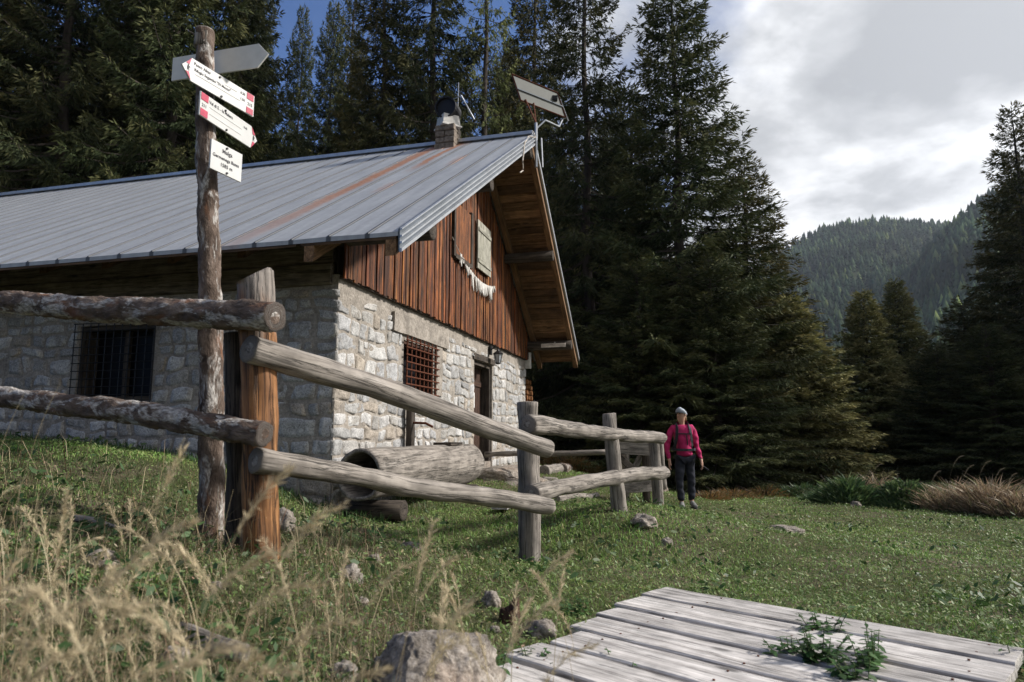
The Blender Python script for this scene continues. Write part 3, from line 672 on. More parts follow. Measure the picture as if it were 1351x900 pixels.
# stacked firewood behind the far corner
r_ = random.Random(2); k = 0
for row in range(9):
    for c_ in range(4):
        x_ = .06-r_.uniform(0, .06); y_ = GW_+.12+c_*.125+(.06 if row % 2 else 0); z_ = -.62+row*.125+.9; rad = r_.uniform(.05, .064)
        mb = MB(); log_tube(mb, [(-.38, 0, 0), (x_, 0, 0)], [rad, rad*r_.uniform(.9, 1)], 9, .2, .008, seed=k+1)
        o = mb.build('firewood_log', M['orange_post']); o.parent = None; o.matrix_world = Mh @ Matrix.Translation((0, y_, z_)); k += 1
        tag(o, 'short bright orange firewood log stacked beyond the far corner of the hut', 'log', 'firewood logs stacked beyond the far corner of the hut')
fb = MB(); box(fb, (-.42, GW_+.03, -1.3), (.02, GW_+.62, .215), 2, 4, .01, .02); o = fb.build('chopping_block', M['dark_wood']); o.matrix_world = Mh; tag(o, 'dark timber stand carrying the orange firewood beyond the far hut corner', 'stand')

# hollow log trough before the gable wall
tr0, tr1 = hw(.62, .25, 0), hw(.55, 4.2, 0)
def trough():
    L_ = 3.75; seg = 28; N = 40; V = []; Lc = []; R0 = .32; root = empty('log_trough', hw(.47, -.26, -.41), RZ, 'big hollowed grey log water trough with a dark open end lying before the gable wall', 'trough')
    mb = MB()
    def rad(t_): return R0*(.84+.18*t_)*(1 if t_ < .86 else math.sqrt(max(.02, 1-((t_-.86)/.15)**2))*.98+.02)
    for lay in (0, 1):
        for i in range(N+1):
            t_ = i/N
            if lay: t_ *= .86
            for j in range(seg):
                a_ = -math.pi*.5+2*math.pi*j/seg; r0 = rad(t_) if not lay else R0*.72
                k_ = 1+.07*mnoise.noise(Vector((math.cos(a_)*1.5, math.sin(a_)*1.5, t_*4)))+.02*mnoise.noise(Vector((math.cos(a_)*6, math.sin(a_)*6, t_*14)))
                z_ = math.sin(a_)*r0*k_; x_ = math.cos(a_)*r0*k_; z_ = min(z_, .285) if not lay else min(z_, .24); V.append((x_, t_*L_, z_)); Lc.append((x_, z_, t_*L_))
    n = seg; m_ = (N+1)*seg; F = []
    for i in range(N):
        for j in range(seg):
            a_, b_ = i*n+j, i*n+(j+1) % n; F.append((a_, b_, b_+n, a_+n)); F.append((m_+a_, m_+a_+n, m_+b_+n, m_+b_))
    for j in range(seg): F.append((j, m_+j, m_+(j+1) % n, (j+1) % n))
    F.append(tuple(range(N*n, N*n+n))); F.append(tuple(range(m_+N*n, m_+N*n+n))[::-1])
    mb.add(V, F, lc=np.array(Lc)); mb.build('trunk', M['grey_wood'], root, smooth=True)
    mb = MB(); box(mb, (-.10, 2.35, .28), (.16, 2.85, .32), 1, 3, .004); mb.build('cover_board', M['dark_wood'], root)
    for y_ in (.35, 2.9): mb = MB(); log_tube(mb, [(-.34, y_, -.39), (.36, y_, -.39)], [.11, .11], 10, .2, .01, seed=y_); mb.build('bearer', M['dark_wood'], root, smooth=True)
trough()
# door steps of split stone
def slabstone(name, c, size, lab, cat, seed, grp=None, rz=RZ, m='rock'):
    V, F = blob((0, 0, 0), (1, 1, 1), 4, .22, 1.3, seed); V = np.array(V); V = np.clip(V, -.86, .86); V += np.array([[.05*mnoise.noise(Vector(v)*3+Vector((seed, 0, 0))) for _ in range(3)] for v in V])
    mb = MB(); mb.add(V*np.array(size)/1.7, F); o = mb.build(name, M[m], smooth=False); o.location = c; o.rotation_euler = (rnd.uniform(-.04, .04), rnd.uniform(-.04, .04), rz); return tag(o, lab, cat, grp)
slabstone('stone_step', hw(.45, 5.6, -.72), (.9, 1.7, .30), 'upper flat stone step right under the hut door', 'step', 5)
slabstone('stone_step', hw(.95, 5.05, -.86), (.75, 1.35, .22), 'lower rough stone step beside the end of the log trough', 'step', 8)
slabstone('stone_block', hw(.45, 7.0, -.80), (.8, 1.0, .42), 'squared pale stone block right of the door steps', 'stone block', 11, m='mortar')
mb = MB(); box(mb, (.95, .9, -.03), (1.15, 3.3, 0), 1, 6, .003, tint=(1, 1, 1)); o = mb.build('loose_plank', M['plank']); o.matrix_world = Mh @ Matrix.Translation((.5, .4, -.86)); tag(o, 'thin pale plank lying in the grass before the log trough', 'plank')

# ------------------------------------------------------------------ log fence beside the camera
FK = 1.12
def fp(px, py, Y): return at(px, py, Y*FK)
fence = empty('log_fence', (-1.40, 4.03, -.70), 0, 'rustic log fence of thick rails and posts running from the left foreground into the meadow', 'fence'); fo = Vector(fence.location)
def log(name, m, pts, rads, parent=fence, org=fo, **kw):
    mb = MB(); log_tube(mb, [Vector(p)-org for p in pts], rads, **kw); return mb.build(name, M[m], parent, smooth=True)
# big near post, sawn slanting at its top
pt_, pb_ = fp(337, 357, 3.62), fp(346, 735, 3.62); pb2 = pb_+(pb_-pt_)*.22
def cutter(top, n_):
    def f(v):
        v = Vector(v); d_ = (v-top).dot(n_)
        return v-n_*d_/max(.2, n_.z)*1.0 if d_ > 0 and False else (Vector((v.x, v.y, v.z-max(0, d_)/n_.z)))
    return f
log('post', 'near_post', [pb2, pb_, pt_], [.098, .096, .106], seg=30, step=.035, rough=.012, seed=1, cut=cutter(pt_-fo+Vector((.02, 0, -.012)), Vector((-.45, -.30, .84)).normalized()))
# dark split half log standing beside the big post
log('post', 'dark_wood', [fp(318, 760, 3.78), fp(313, 440, 3.72)], [.085, .07], seg=18, step=.05, seed=17)
log('rail', 'bark', [fp(362, 420, 3.40), fp(180, 408, 3.80), fp(0, 400, 4.30), (-6.6, 5.8, 1.02)], [.082, .080, .074, .07], seg=30, step=.022, rough=.010, seed=2, bend=.02, bark=.010)
log('rail', 'bark', [fp(350, 571, 3.43), fp(180, 545, 3.80), fp(0, 524, 4.30), (-6.6, 5.8, .42)], [.066, .068, .066, .06], seg=26, step=.022, rough=.010, seed=3, bend=.02, bark=.009)
log('post', 'grey_wood', [(-5.6, 5.55, -.8), (-5.6, 5.55, 1.2)], [.11, .1], seg=18, step=.08, seed=4)
log('rail', 'grey_wood', [fp(330, 459, 3.47), fp(520, 520, 4.35), fp(722, 592, 5.42)], [.086, .084, .078], seg=28, step=.03, rough=.008, seed=5, bend=.03)
log('rail', 'grey_wood', [fp(337, 607, 3.48), fp(530, 640, 4.4), fp(724, 669, 5.42)], [.068, .070, .068], seg=24, step=.03, rough=.012, seed=6, bend=.035)
log('post', 'grey_wood', [fp(701, 790, 5.64), fp(699, 740, 5.64), fp(696, 531, 5.64)], [.108, .104, .094], seg=24, step=.04, seed=7, rough=.012)
log('rail', 'grey_wood', [fp(694, 560, 5.46), fp(780, 570, 6.7), fp(873, 578, 8.32)], [.082, .080, .074], seg=24, step=.05, rough=.012, seed=8, bend=.03)
log('rail', 'grey_wood', [fp(702, 651, 5.44), fp(790, 633, 6.8), fp(876, 622, 8.32)], [.078, .084, .088], seg=24, step=.05, rough=.012, seed=9, bend=.03)
log('post', 'grey_wood', [fp(822, 700, 7.18), fp(815, 655, 7.18), fp(803, 546, 7.18)], [.10, .09, .078], seg=20, step=.06, seed=10, rough=.012)
log('post', 'grey_wood', [fp(869, 690, 8.5), fp(868, 655, 8.5), fp(862, 574, 8.5)], [.085, .08, .07], seg=18, step=.06, seed=12, rough=.012)
log('post', 'grey_wood', [fp(875, 645, 8.75), fp(870, 579, 8.7)], [.055, .05], seg=14, step=.08, seed=13)
# low fence farther back
bf = empty('board_fence', at(850, 640, 11.6), 0, 'low broken fence of thin rail and grey boards behind the log fence', 'fence'); bo = Vector(bf.location)
log('rail', 'grey_wood', [at(640, 600, 12.6), at(716, 598, 12.2), at(800, 597, 11.8)], [.045, .05, .05], bf, bo, seg=10, step=.2, seed=21, bend=.02)
def plank(name, a_, b_, h, t_, parent, org, m='grey_wood', tint=(1, 1, 1)):
    a_, b_ = Vector(a_), Vector(b_); d_ = (b_-a_); L_ = d_.length; d_.normalize(); s_ = d_.cross(Vector((0, 0, 1))).normalized(); u_ = s_.cross(d_)
    Mx = Matrix(((d_.x, s_.x, u_.x, a_.x-org.x), (d_.y, s_.y, u_.y, a_.y-org.y), (d_.z, s_.z, u_.z, a_.z-org.z), (0, 0, 0, 1)))
    mb = MB(); box(mb, (0, -t_/2, -h/2), (L_, t_/2, h/2), 0, 8, .005, .006, M=Mx, tint=tint); return mb.build(name, M[m], parent)
plank('board', at(812, 590, 11.5), at(862, 593, 11.5), .22, .04, bf, bo); plank('board', at(815, 644, 11.4), at(866, 640, 11.5), .19, .04, bf, bo)
plank('brace', at(818, 604, 11.5), at(852, 632, 11.6), .10, .04, bf, bo, 'dark_wood'); plank('brace', at(822, 640, 11.7), at(846, 602, 11.7), .10, .04, bf, bo)
for q, r_ in ((853, .07), (826, .06)): log('post', 'dark_wood' if q > 840 else 'grey_wood', [at(q, 665, 11.7), at(q-1, 596, 11.7)], [r_, r_], bf, bo, seg=10, step=.1, seed=q*.1)
log('rail', 'dark_wood', [at(835, 632, 11.9), at(879, 622, 11.3)], [.06, .07], bf, bo, seg=12, step=.1, seed=31)

# ------------------------------------------------------------------ guidepost
gp_b = fp(293, 727, 4.05); gp = empty('guidepost', gp_b, 0, 'tall thin bark covered guidepost with three white red hiking signs and one grey sign back', 'signpost'); go = Vector(gp.location)
pts = [fp(296, 780, 4.05), fp(293, 727, 4.05), fp(291, 560, 4.05), fp(288, 330, 4.05), fp(284, 180, 4.05), fp(281, 36, 4.05)]
pts = [p+Vector((-.085, .055, 0)) for p in pts]
mb = MB(); log_tube(mb, [p-go for p in pts], [.088, .082, .076, .069, .066, .060], seg=24, step=.022, rough=.012, seed=14, bend=.006, bark=.006); post = mb.build('post', M['bark'], gp, smooth=True)
mb = MB(); top_ = pts[-1]-go; log_tube(mb, [top_-Vector((0, 0, .13)), top_+Vector((0, 0, .012))], [.064, .060], seg=20, step=.03, rough=.008, seed=14); mb.build('stripped_top', M['grey_wood'], post, smooth=True)
mb = MB(); tube(mb, [top_+Vector((-.04, -.03, -.05)), top_+Vector((-.10, -.06, -.02))], [.008, .003], 6); mb.build('splinter', M['grey_wood'], post)
def text_mesh(s_, size, m, parent, mtx, name='lettering', bold=0.0):
    cu = bpy.data.curves.new('t', 'FONT'); cu.body = s_; cu.size = size; cu.resolution_u = 2; cu.offset = bold
    ob = bpy.data.objects.new('t', cu); COL.objects.link(ob); dg = bpy.context.evaluated_depsgraph_get(); me = bpy.data.meshes.new_from_object(ob.evaluated_get(dg))
    bpy.data.objects.remove(ob); me.transform(mtx); me.materials.clear(); me.materials.append(M[m]); me.name = name
    o = bpy.data.objects.new(name, me); COL.objects.link(o); o.parent = parent; return o
def sign(TL, TR, h, point, lab, items, m='sign_white'):
    """flat plate from its top corners; point: -1 left tip, 1 right tip, 0 none"""
    TL = TL-go; TR = TR-go; L_ = (TR-TL).length; ex_ = (TR-TL).normalized(); ez = Vector((0, 0, 1)); ez = (ez-ex_*ez.dot(ex_)).normalized(); ny = ex_.cross(ez)   # toward the reader
    if True:
        c2 = (TL+TR)/2+go
        if ny.dot(-c2) < 0: ny = -ny
    o_ = TL-ez*h
    Mx = Matrix(((ex_.x, ez.x, ny.x, o_.x), (ex_.y, ez.y, ny.y, o_.y), (ex_.z, ez.z, ny.z, o_.z), (0, 0, 0, 1)))
    tip = h*.46
    P = [(0, 0), (L_, 0), (L_, h), (0, h)]
    if point == -1: P = [(0, 0), (L_, 0), (L_, h), (0, h), (-tip, h/2)]
    if point == 1: P = [(0, 0), (L_, 0), (L_+tip, h/2), (L_, h), (0, h)]
    n = len(P); V = [tuple(Mx @ Vector((x_, z_, y_))) for y_ in (-.006, .006) for (x_, z_) in P]
    mb = MB(); mb.add(V, [tuple(range(n))[::-1], tuple(range(n, 2*n))]+[(i, (i+1) % n, (i+1) % n+n, i+n) for i in range(n)])
    pl_ = mb.build('direction_sign' if point else 'name_sign', M[m], gp); pl_['label'] = lab
    def poly(pp, mm, z_, nm):
        mb = MB(); V = [tuple(Mx @ Vector((x_, y_, z_+k))) for k in (0, .0015) for (x_, y_) in pp]; q = len(pp)
        mb.add(V, [tuple(range(q))[::-1], tuple(range(q, 2*q))]+[(i, (i+1) % q, (i+1) % q+q, i+q) for i in range(q)]); return mb.build(nm, M[mm], pl_)
    for it in items:
        if it[0] == 'red': poly(it[1](L_, h, tip), 'sign_red', .0075, 'red_band')
        elif it[0] == 'line': x0, x1, z_, w_ = it[1]; poly([(x0*L_, z_*h), (x1*L_, z_*h), (x1*L_, z_*h+w_), (x0*L_, z_*h+w_)], 'sign_back', .0075, 'rule')
        elif it[0] == 'ink': poly(it[1](L_, h, tip), 'sign_ink', .0075, 'hiker_mark')
        elif it[0] == 't': text_mesh(it[1], it[4]*h, it[5] if len(it) > 5 else 'sign_ink', pl_, Mx @ Matrix.Translation((it[2]*L_, it[3]*h, .0078)), bold=it[4]*h*.018)
        elif it[0] == 'screw': mb = MB(); tube(mb, [Mx @ Vector((it[1]*L_, it[2]*h, .0065)), Mx @ Vector((it[1]*L_, it[2]*h, .014))], .008, 8); mb.build('screw', M['black_metal'], pl_)
    return Mx, L_
hik = lambda cx: (lambda L_, h, t_: [(cx(L_, t_)+a*h, h/2+b*h) for a, b in ((-.05, -.13), (0, -.02), (.05, -.14), (.03, .02), (.10, .05), (.02, .09), (.03, .15), (-.03, .13), (-.05, .03))])
S1a, S1b = at(252.8, 77, 3.88*FK), at(333, 127, 4.34*FK); dd_ = S1b-S1a; S1b = S1a+Vector((dd_.x, dd_.y, 0)).normalized()*.575
sign(S1a, S1b, .165, -1, 'upper white red arrow sign pointing left', [
    ('red', lambda L_, h, t_: [(-t_*.06, h*.97), (-t_*.62, h*.68), (-.02, h*.66), (-.004, h*.99)]), ('red', lambda L_, h, t_: [(-t_*.06, h*.03), (-.004, h*.01), (-.02, h*.34), (-t_*.62, h*.32)]),
    ('ink', hik(lambda L_, t_: -t_*.35)),
    ('red', lambda L_, h, t_: [(L_*.87, h*.68), (L_*.985, h*.68), (L_*.985, h*.985), (L_*.87, h*.985)]), ('red', lambda L_, h, t_: [(L_*.87, h*.02), (L_*.985, h*.02), (L_*.985, h*.30), (L_*.87, h*.30)]),
    ('t', 'Passo Altar', .03, .76, .19), ('t', 'Rifugio Segantini "Di Mezzo"', .04, .52, .17), ('line', (.06, .76, .38, .003)), ('line', (.5, .7, .70, .002)), ('t', '0.30', .76, .74, .16), ('t', '1.50', .76, .46, .16), ('t', '215', .885, .40, .2), ('t', 'E', .9, .76, .15, 'sign_white'),
    ('screw', .42, .90), ('screw', .46, .08)])
S2a, S2b = at(264, 120, 3.90*FK), at(328, 170, 4.36*FK); dd_ = S2b-S2a; S2b = S2a+Vector((dd_.x, dd_.y, 0)).normalized()*.555
sign(S2a, S2b, .170, 1, 'lower white red arrow sign pointing right', [
    ('red', lambda L_, h, t_: [(.006, h*.68), (L_*.14, h*.68), (L_*.14, h*.985), (.006, h*.985)]), ('red', lambda L_, h, t_: [(.006, h*.02), (L_*.14, h*.02), (L_*.14, h*.32), (.006, h*.32)]),
    ('red', lambda L_, h, t_: [(L_+t_*.06, h*.97), (L_+.004, h*.99), (L_+.02, h*.66), (L_+t_*.62, h*.68)]), ('red', lambda L_, h, t_: [(L_+t_*.06, h*.03), (L_+t_*.62, h*.32), (L_+.02, h*.34), (L_+.004, h*.01)]),
    ('ink', hik(lambda L_, t_: L_+t_*.4)), ('t', '211', .03, .42, .19), ('t', 'Val di S. - la Malera', .16, .72, .19), ('line', (.17, .80, .56, .003)), ('line', (.17, .80, .28, .003)), ('t', '0.45', .84, .68, .14),
    ('screw', .46, .88), ('screw', .5, .08)])
S3a, S3b = at(278.6, 183, 3.90*FK), at(319.4, 204.7, 4.14*FK); dd_ = S3b-S3a; S3b = S3a+Vector((dd_.x, dd_.y, 0)).normalized()*.285
sign(S3a, S3b, .205, 0, 'square white place sign with the name of the alp', [('t', 'Malga', .34, .70, .20), ('t', 'Germenega Bassa', .05, .46, .165), ('t', '1585 m', .30, .22, .18), ('screw', .48, .92), ('screw', .52, .07)])
S4a, S4b = at(229, 77, 4.32*FK), at(342, 57.5, 4.15*FK); S4b.z = S4a.z
sign(S4a, S4b, .185, 1, 'grey back of an arrow sign pointing right', [], 'sign_back')

# ------------------------------------------------------------------ plank platform in the grass
FLc, FRc = at(880, 774, 4.62), at(1330, 851, 3.36); pz = (FLc.z+FRc.z)/2
u_ = (FRc-FLc); u_.z = 0; LP = u_.length; u_.normalize(); v_ = Vector((u_.y, -u_.x, 0)); v_ = v_ if v_.y < 0 else -v_
pfm = empty('plank_platform', (FLc.x, FLc.y, pz-.05), 0, 'low platform of pale weathered planks lying in the grass at the lower right', 'platform')
Mp = Matrix(((u_.x, v_.x, 0, 0), (u_.y, v_.y, 0, 0), (0, 0, 1, .05), (0, 0, 0, 1)))
# u to the right along the planks, v toward the camera
r_ = random.Random(12); yv = 0.0; starts = [0, .03, .10, .13, .24, .20, .28, .30, .33]; wds = [.295, .32, .215, .25, .245, .265, .26, .28, .26]
for i in range(9):
    w_ = wds[i]; s0 = starts[i]+r_.uniform(-.02, .02); e0 = LP+.05+i*.035+r_.uniform(-.02, .03); mb = MB(); n = 40; tl = r_.uniform(-.005, .005); off = np.array([r_.uniform(0, 40) for _ in range(3)]); nv = 8
    V = []; L_ = []
    for a_ in range(n+1):
        t_ = a_/n; x_ = s0+(e0-s0)*t_
        for k, (yy, zz) in enumerate([(0, -.045), (0, -.006), (.008, 0), (.25, .001), (.5, 0), (.75, .001), (1-.008/w_, 0), (1, -.006), (1, -.045)]):
            yl = yy*w_ if yy != .008 else .008
            wob = .006*mnoise.noise(Vector((x_*2.2, i*5, 0 if k < 4 else 3)))
            zb = .004*mnoise.noise(Vector((x_*1.5, i*3.3, 7)))+tl*(yl/w_-.5)*2+.0015*mnoise.noise(Vector((x_*6, yl*14, i)))
            en = .012*mnoise.noise(Vector((yl*9, i*7+t_*30, 0))) if a_ in (0, n) else 0
            V.append(Mp @ Vector((x_+en, yv+yl+wob, zz+zb))); L_.append(np.array((yl, zz, x_))*1.0+off)
    m_ = 9; F = [(a_*m_+k, a_*m_+(k+1) % m_, (a_+1)*m_+(k+1) % m_, (a_+1)*m_+k) for a_ in range(n) for k in range(m_)]
    F = [f[::-1] for f in F]+[tuple(range(m_)), tuple(range(n*m_, n*m_+m_))[::-1]]
    t_ = r_.uniform(.82, 1.15); mb.add([tuple(v) for v in V], F, lc=np.array(L_), tint=(t_, t_*.99, t_*.98)); plk = mb.build('plank', M['plank'], pfm)
    for x_ in (.40, LP*.55+.05, LP-.07):
        for q in (.22, .78): nb_ = MB(); xx, yy = x_+r_.uniform(-.02, .02), yv+w_*q; tube(nb_, [Mp @ Vector((xx, yy, -.004)), Mp @ Vector((xx, yy, .0045))], .0055, 8); nb_.build('nail', M['rusty_metal'], plk)
    yv += w_+(.012 if i == 0 else r_.uniform(.028, .042))
for x_ in (.35, LP*.55, LP-.12):
    mb = MB(); box(mb, (x_, .03, -.14), (x_+.10, yv-.05, -.047), 1, 10, .003, M=Mp, tint=(.8, .8, .8)); mb.build('joist', M['grey_wood'], pfm)

# ------------------------------------------------------------------ conifers
def norm(a): return a/np.maximum(np.linalg.norm(a, axis=-1, keepdims=True), 1e-6)
def conifer(seed, H=16.0, R=3.6, levels=70, per=7, base=.03, droop=.35, dens=1.0, leaf=(.19, .021), hang=.6, cols=((.016, .024, .011), (.034, .046, .019), (.070, .070, .028)), open_=0.0, power=.85):
    """trunk, boughs and needle sprays of a conifer; every spray is a run of small pointed faces"""
    r = np.random.RandomState(seed); TV, TF = MB(), None; tb = MB()
    n = 26; pts = [Vector((.05*math.sin(i*.7+seed), .05*math.cos(i*.9+seed), -1.0+(H+.7)*i/n)) for i in range(n+1)]; rt = H*.0135
    tube(tb, pts, [max(.012, rt*(1-i/n)**.9+.012) for i in range(n+1)], 8)
    P = []; D = []; Ln = []; Wd = []; Tn = []
    zs = base*H+(H-base*H)*np.linspace(0, 1, levels)**.92*.985
    for li, z in enumerate(zs):
        t = z/H; k = per if t < .9 else max(3, per-2); a0 = r.uniform(0, 6.28)
        for b in range(k):
            if r.rand() < .06+open_: continue
            a = a0+6.283*b/k+r.uniform(-.35, .35)
            L = (R*(1-t)**power*r.uniform(.62, 1.12)+.12)*(1.0 if r.rand() > .06 else 1.25)
            if t < .12: L *= .75+2*t
            el = np.interp(t, [0, .3, .7, 1], [-.50, -.28, .05, .9])*1.0+r.uniform(-.12, .12)-droop*.3
            m = max(5, int(L/.20)); s_ = np.linspace(0, 1, m+1)
            side = r.uniform(-.18, .18)
            rr_ = L*s_; zz = z+r.uniform(-.06, .06)+L*(np.tan(el)*s_-droop*.25*s_**1.5*(1-t)+(.22+.1*droop)*s_**3)
            aa = a+side*s_
            pth = np.stack([np.cos(aa)*rr_, np.sin(aa)*rr_, zz], 1)
            tube(tb, [Vector(p) for p in pth[::max(1, m//4)]], [max(.006, .010*L*(1-q)+.005) for q in np.linspace(0, 1, len(pth[::max(1, m//4)]))], 3)
            dr = norm(np.gradient(pth, axis=0)); lat = np.stack([-dr[:, 1], dr[:, 0], 0*dr[:, 0]], 1)
            ns = max(6, int(L*25*dens)); q = r.uniform(.10, 1.0, ns)**.8; ii = q*(m); i0 = np.clip(ii.astype(int), 0, m-1); fr = (ii-i0)[:, None]
            c = pth[i0]*(1-fr)+pth[i0+1]*fr; dd = dr[i0]; sg = np.where(r.rand(ns) < .5, -1, 1)[:, None]
            sl = (.14+.30*L*.5*np.sin(np.clip(q, .05, 1)*2.6))*r.uniform(.5, 1.1, ns); sl = np.minimum(sl, .95)
            sd = norm(dd*r.uniform(.35, .9, (ns, 1))+lat[i0]*sg*r.uniform(.4, 1, (ns, 1))+np.array([0, 0, -1])*r.uniform(.1, .5, (ns, 1))*hang)
            nl = np.maximum(3, (sl/(leaf[0]*.27)).astype(int)); idx = np.repeat(np.arange(ns), nl); w = r.rand(len(idx)); 
            pos = c[idx]+sd[idx]*(sl[idx]*w)[:, None]+np.array([0, 0, -1])*(hang*.28*(w**2)*sl[idx])[:, None]+r.normal(0, .025, (len(idx), 3))
            d2 = norm(sd[idx]+r.normal(0, .34, (len(idx), 3))+np.array([0, 0, -.62*hang]))
            P.append(pos); D.append(d2); Ln.append(leaf[0]*r.uniform(.6, 1.3, len(idx))); Wd.append(leaf[1]*r.uniform(.6, 1.3, len(idx)))
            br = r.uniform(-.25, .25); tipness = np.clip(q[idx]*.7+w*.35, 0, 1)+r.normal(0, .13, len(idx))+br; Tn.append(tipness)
            # pointed end of the bough
            e = 5; P.append(pth[-1]+r.normal(0, .03, (e, 3))); D.append(norm(dr[-1]+r.normal(0, .2, (e, 3)))); Ln.append(np.full(e, leaf[0]*1.2)); Wd.append(np.full(e, leaf[1])); Tn.append(np.full(e, .9+br))
    P = np.concatenate(P); D = np.concatenate(D); Ln = np.concatenate(Ln)[:, None]; Wd = np.concatenate(Wd)[:, None]; Tn = np.concatenate(Tn)
    rv = norm(np.cross(D, r.normal(0, 1, D.shape)))
    V = np.stack([P, P+D*Ln*.45+rv*Wd, P+D*Ln, P+D*Ln*.45-rv*Wd], 1).reshape(-1, 3)
    F = np.arange(len(V)).reshape(-1, 4)
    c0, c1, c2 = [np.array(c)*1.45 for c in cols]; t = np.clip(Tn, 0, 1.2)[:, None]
    C = np.where(t < .55, c0+(c1-c0)*(t/.55), c1+(c2-c1)*np.clip((t-.55)/.6, 0, 1))*r.uniform(.75, 1.25, (len(t), 1))  # light on the bough tips put into the tint, inner sprays darker
    return tb, V, F, np.repeat(C, 4, 0)
TREE = {}
def make_tree(key, cat_name, **kw):
    tb, V, F, C = conifer(**kw)
    root = empty(cat_name, (0, 0, 0)); tr = tb.build('trunk', M['trunk'], root); cr = big_mesh('crown', V, F, M['needle'], {'tint': C}, root)
    TREE[key] = (root, kw.get('H', 16.0), kw.get('R', 3.6), [False])
OL = ((.015, .020, .009), (.036, .042, .017), (.085, .072, .028))
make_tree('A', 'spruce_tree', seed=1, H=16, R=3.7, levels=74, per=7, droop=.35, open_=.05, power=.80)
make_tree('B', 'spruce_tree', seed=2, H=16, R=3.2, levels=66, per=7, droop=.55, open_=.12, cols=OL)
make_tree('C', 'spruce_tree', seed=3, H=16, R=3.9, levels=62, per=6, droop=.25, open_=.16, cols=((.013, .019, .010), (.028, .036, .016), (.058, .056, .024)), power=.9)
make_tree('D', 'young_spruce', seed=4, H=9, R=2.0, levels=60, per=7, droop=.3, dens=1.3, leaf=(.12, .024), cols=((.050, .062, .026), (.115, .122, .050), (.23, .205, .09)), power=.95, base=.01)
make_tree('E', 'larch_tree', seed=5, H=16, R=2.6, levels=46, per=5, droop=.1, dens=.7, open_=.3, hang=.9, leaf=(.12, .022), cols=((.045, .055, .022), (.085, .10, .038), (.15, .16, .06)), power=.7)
GRP = 'dark spruces of the forest edge'
def tree(key, px, top, Y, rad, lab, group=GRP, rz=None, X=None, ground=True, base_px=None):
    root, H, R, used = TREE[key]
    p = at(px, top, Y); x = p.x if X is None else X; z = g1(x, Y)-.15; h = p.z-z
    o = root if not used[0] else copy_tree(root); used[0] = True
    s = h/H; o.location = (x, Y, z); o.scale = (rad/R, rad/R, s); o.rotation_euler = (0, 0, rnd.uniform(0, 6.28) if rz is None else rz)
    tag(o, lab, 'tree', group); return o
# (kind, pixel x of the trunk, pixel y of the tip, distance, crown radius, label)
TL_ = [
 ('A', 885, -42, 20.5, 4.1, 'tall spruce whose tip rises alone against the clouds behind the hiker'),
 ('C', 768, -150, 22.0, 3.9, 'broad spruce right behind the solar panel, its tip out of view'),
 ('B', 705, -110, 27.0, 3.4, 'thin crowned spruce seen through the solar panel stays'),
 ('A', 830, 120, 25.0, 3.4, 'shorter spruce tucked between two tall spruces beyond the roof overhang'),
 ('B', 978, 205, 21.5, 3.5, 'middle height spruce stepping down on the right of the tallest spruce'),
 ('A', 935, 330, 18.6, 2.9, 'bushy low spruce just behind the hiker'),
 ('D', 1040, 395, 20.5, 2.6, 'brownish spruce at the right foot of the tall spruces'),
 ('A', 840, 330, 19.0, 3.0, 'dark low spruce rising behind the end of the log fence'),
 ('E', 1086, 425, 26.0, 2.6, 'pale green larch peeking out behind the brownish spruce'),
 ('E', 642, -190, 25.0, 2.4, 'sparse larch with hanging twigs left of the solar panel'),
 ('C', 578, -260, 25.5, 4.3, 'wide dark spruce directly behind the chimney'),
 ('B', 512, -130, 26.0, 3.4, 'spruce rising behind the middle of the roof ridge'),
 ('A', 441, 8, 31.0, 2.6, 'slender spruce beside the blue gap, the taller of the two small tips'),
 ('A', 401, 14, 33.0, 2.3, 'small pointed spruce standing in the blue gap behind the roof'),
 ('C', 470, -70, 35.0, 3.0, 'distant spruce between the slender spruce and the ridge middle'),
 ('C', 335, -200, 24.5, 4.0, 'dark spruce right behind the guidepost signs'),
 ('A', 262, -330, 22.5, 4.4, 'large spruce left of the guidepost'),
 ('B', 195, -260, 25.0, 3.8, 'olive tipped spruce with drooping boughs second left of the guidepost'),
 ('C', 128, -330, 22.0, 4.6, 'massive spruce above the left half of the roof'),
 ('A', 55, -300, 23.5, 4.3, 'tall spruce near the left edge above the roof'),
 ('B', -25, -350, 21.0, 4.6, 'spruce cut by the left picture edge'),
 ('D', 1138, 388, 27.0, 2.5, 'left one of the pair of brownish spruces before the hill'),
 ('D', 1181, 374, 29.0, 2.4, 'right one of the pair of brownish spruces before the hill'),
 ('D', 1112, 500, 29.0, 1.8, 'small spruce at the left foot of the brownish pair'),
 ('D', 1215, 470, 34.0, 2.4, 'small spruce right of the brownish pair'),
 ('B', 1334, 142, 26.0, 3.6, 'lone tall spruce with open crown against the sky at the right edge'),
 ('B', 1268, 395, 27.0, 3.4, 'dark drooping spruce left of the lone tall spruce'),
 ('A', 1235, 455, 24.0, 2.6, 'low dark spruce above the tan dry grass'),
 ('A', 1300, 430, 22.5, 3.1, 'low dense spruce in front of the lone tall spruce'),
 ('C', 1400, 280, 23.0, 4.0, 'spruce mostly outside the right picture edge'),
 ('E', 1240, 440, 42.0, 2.6, 'pale larch tip seen beyond the dark drooping spruce')]
for k_ in TL_: tree(*k_)
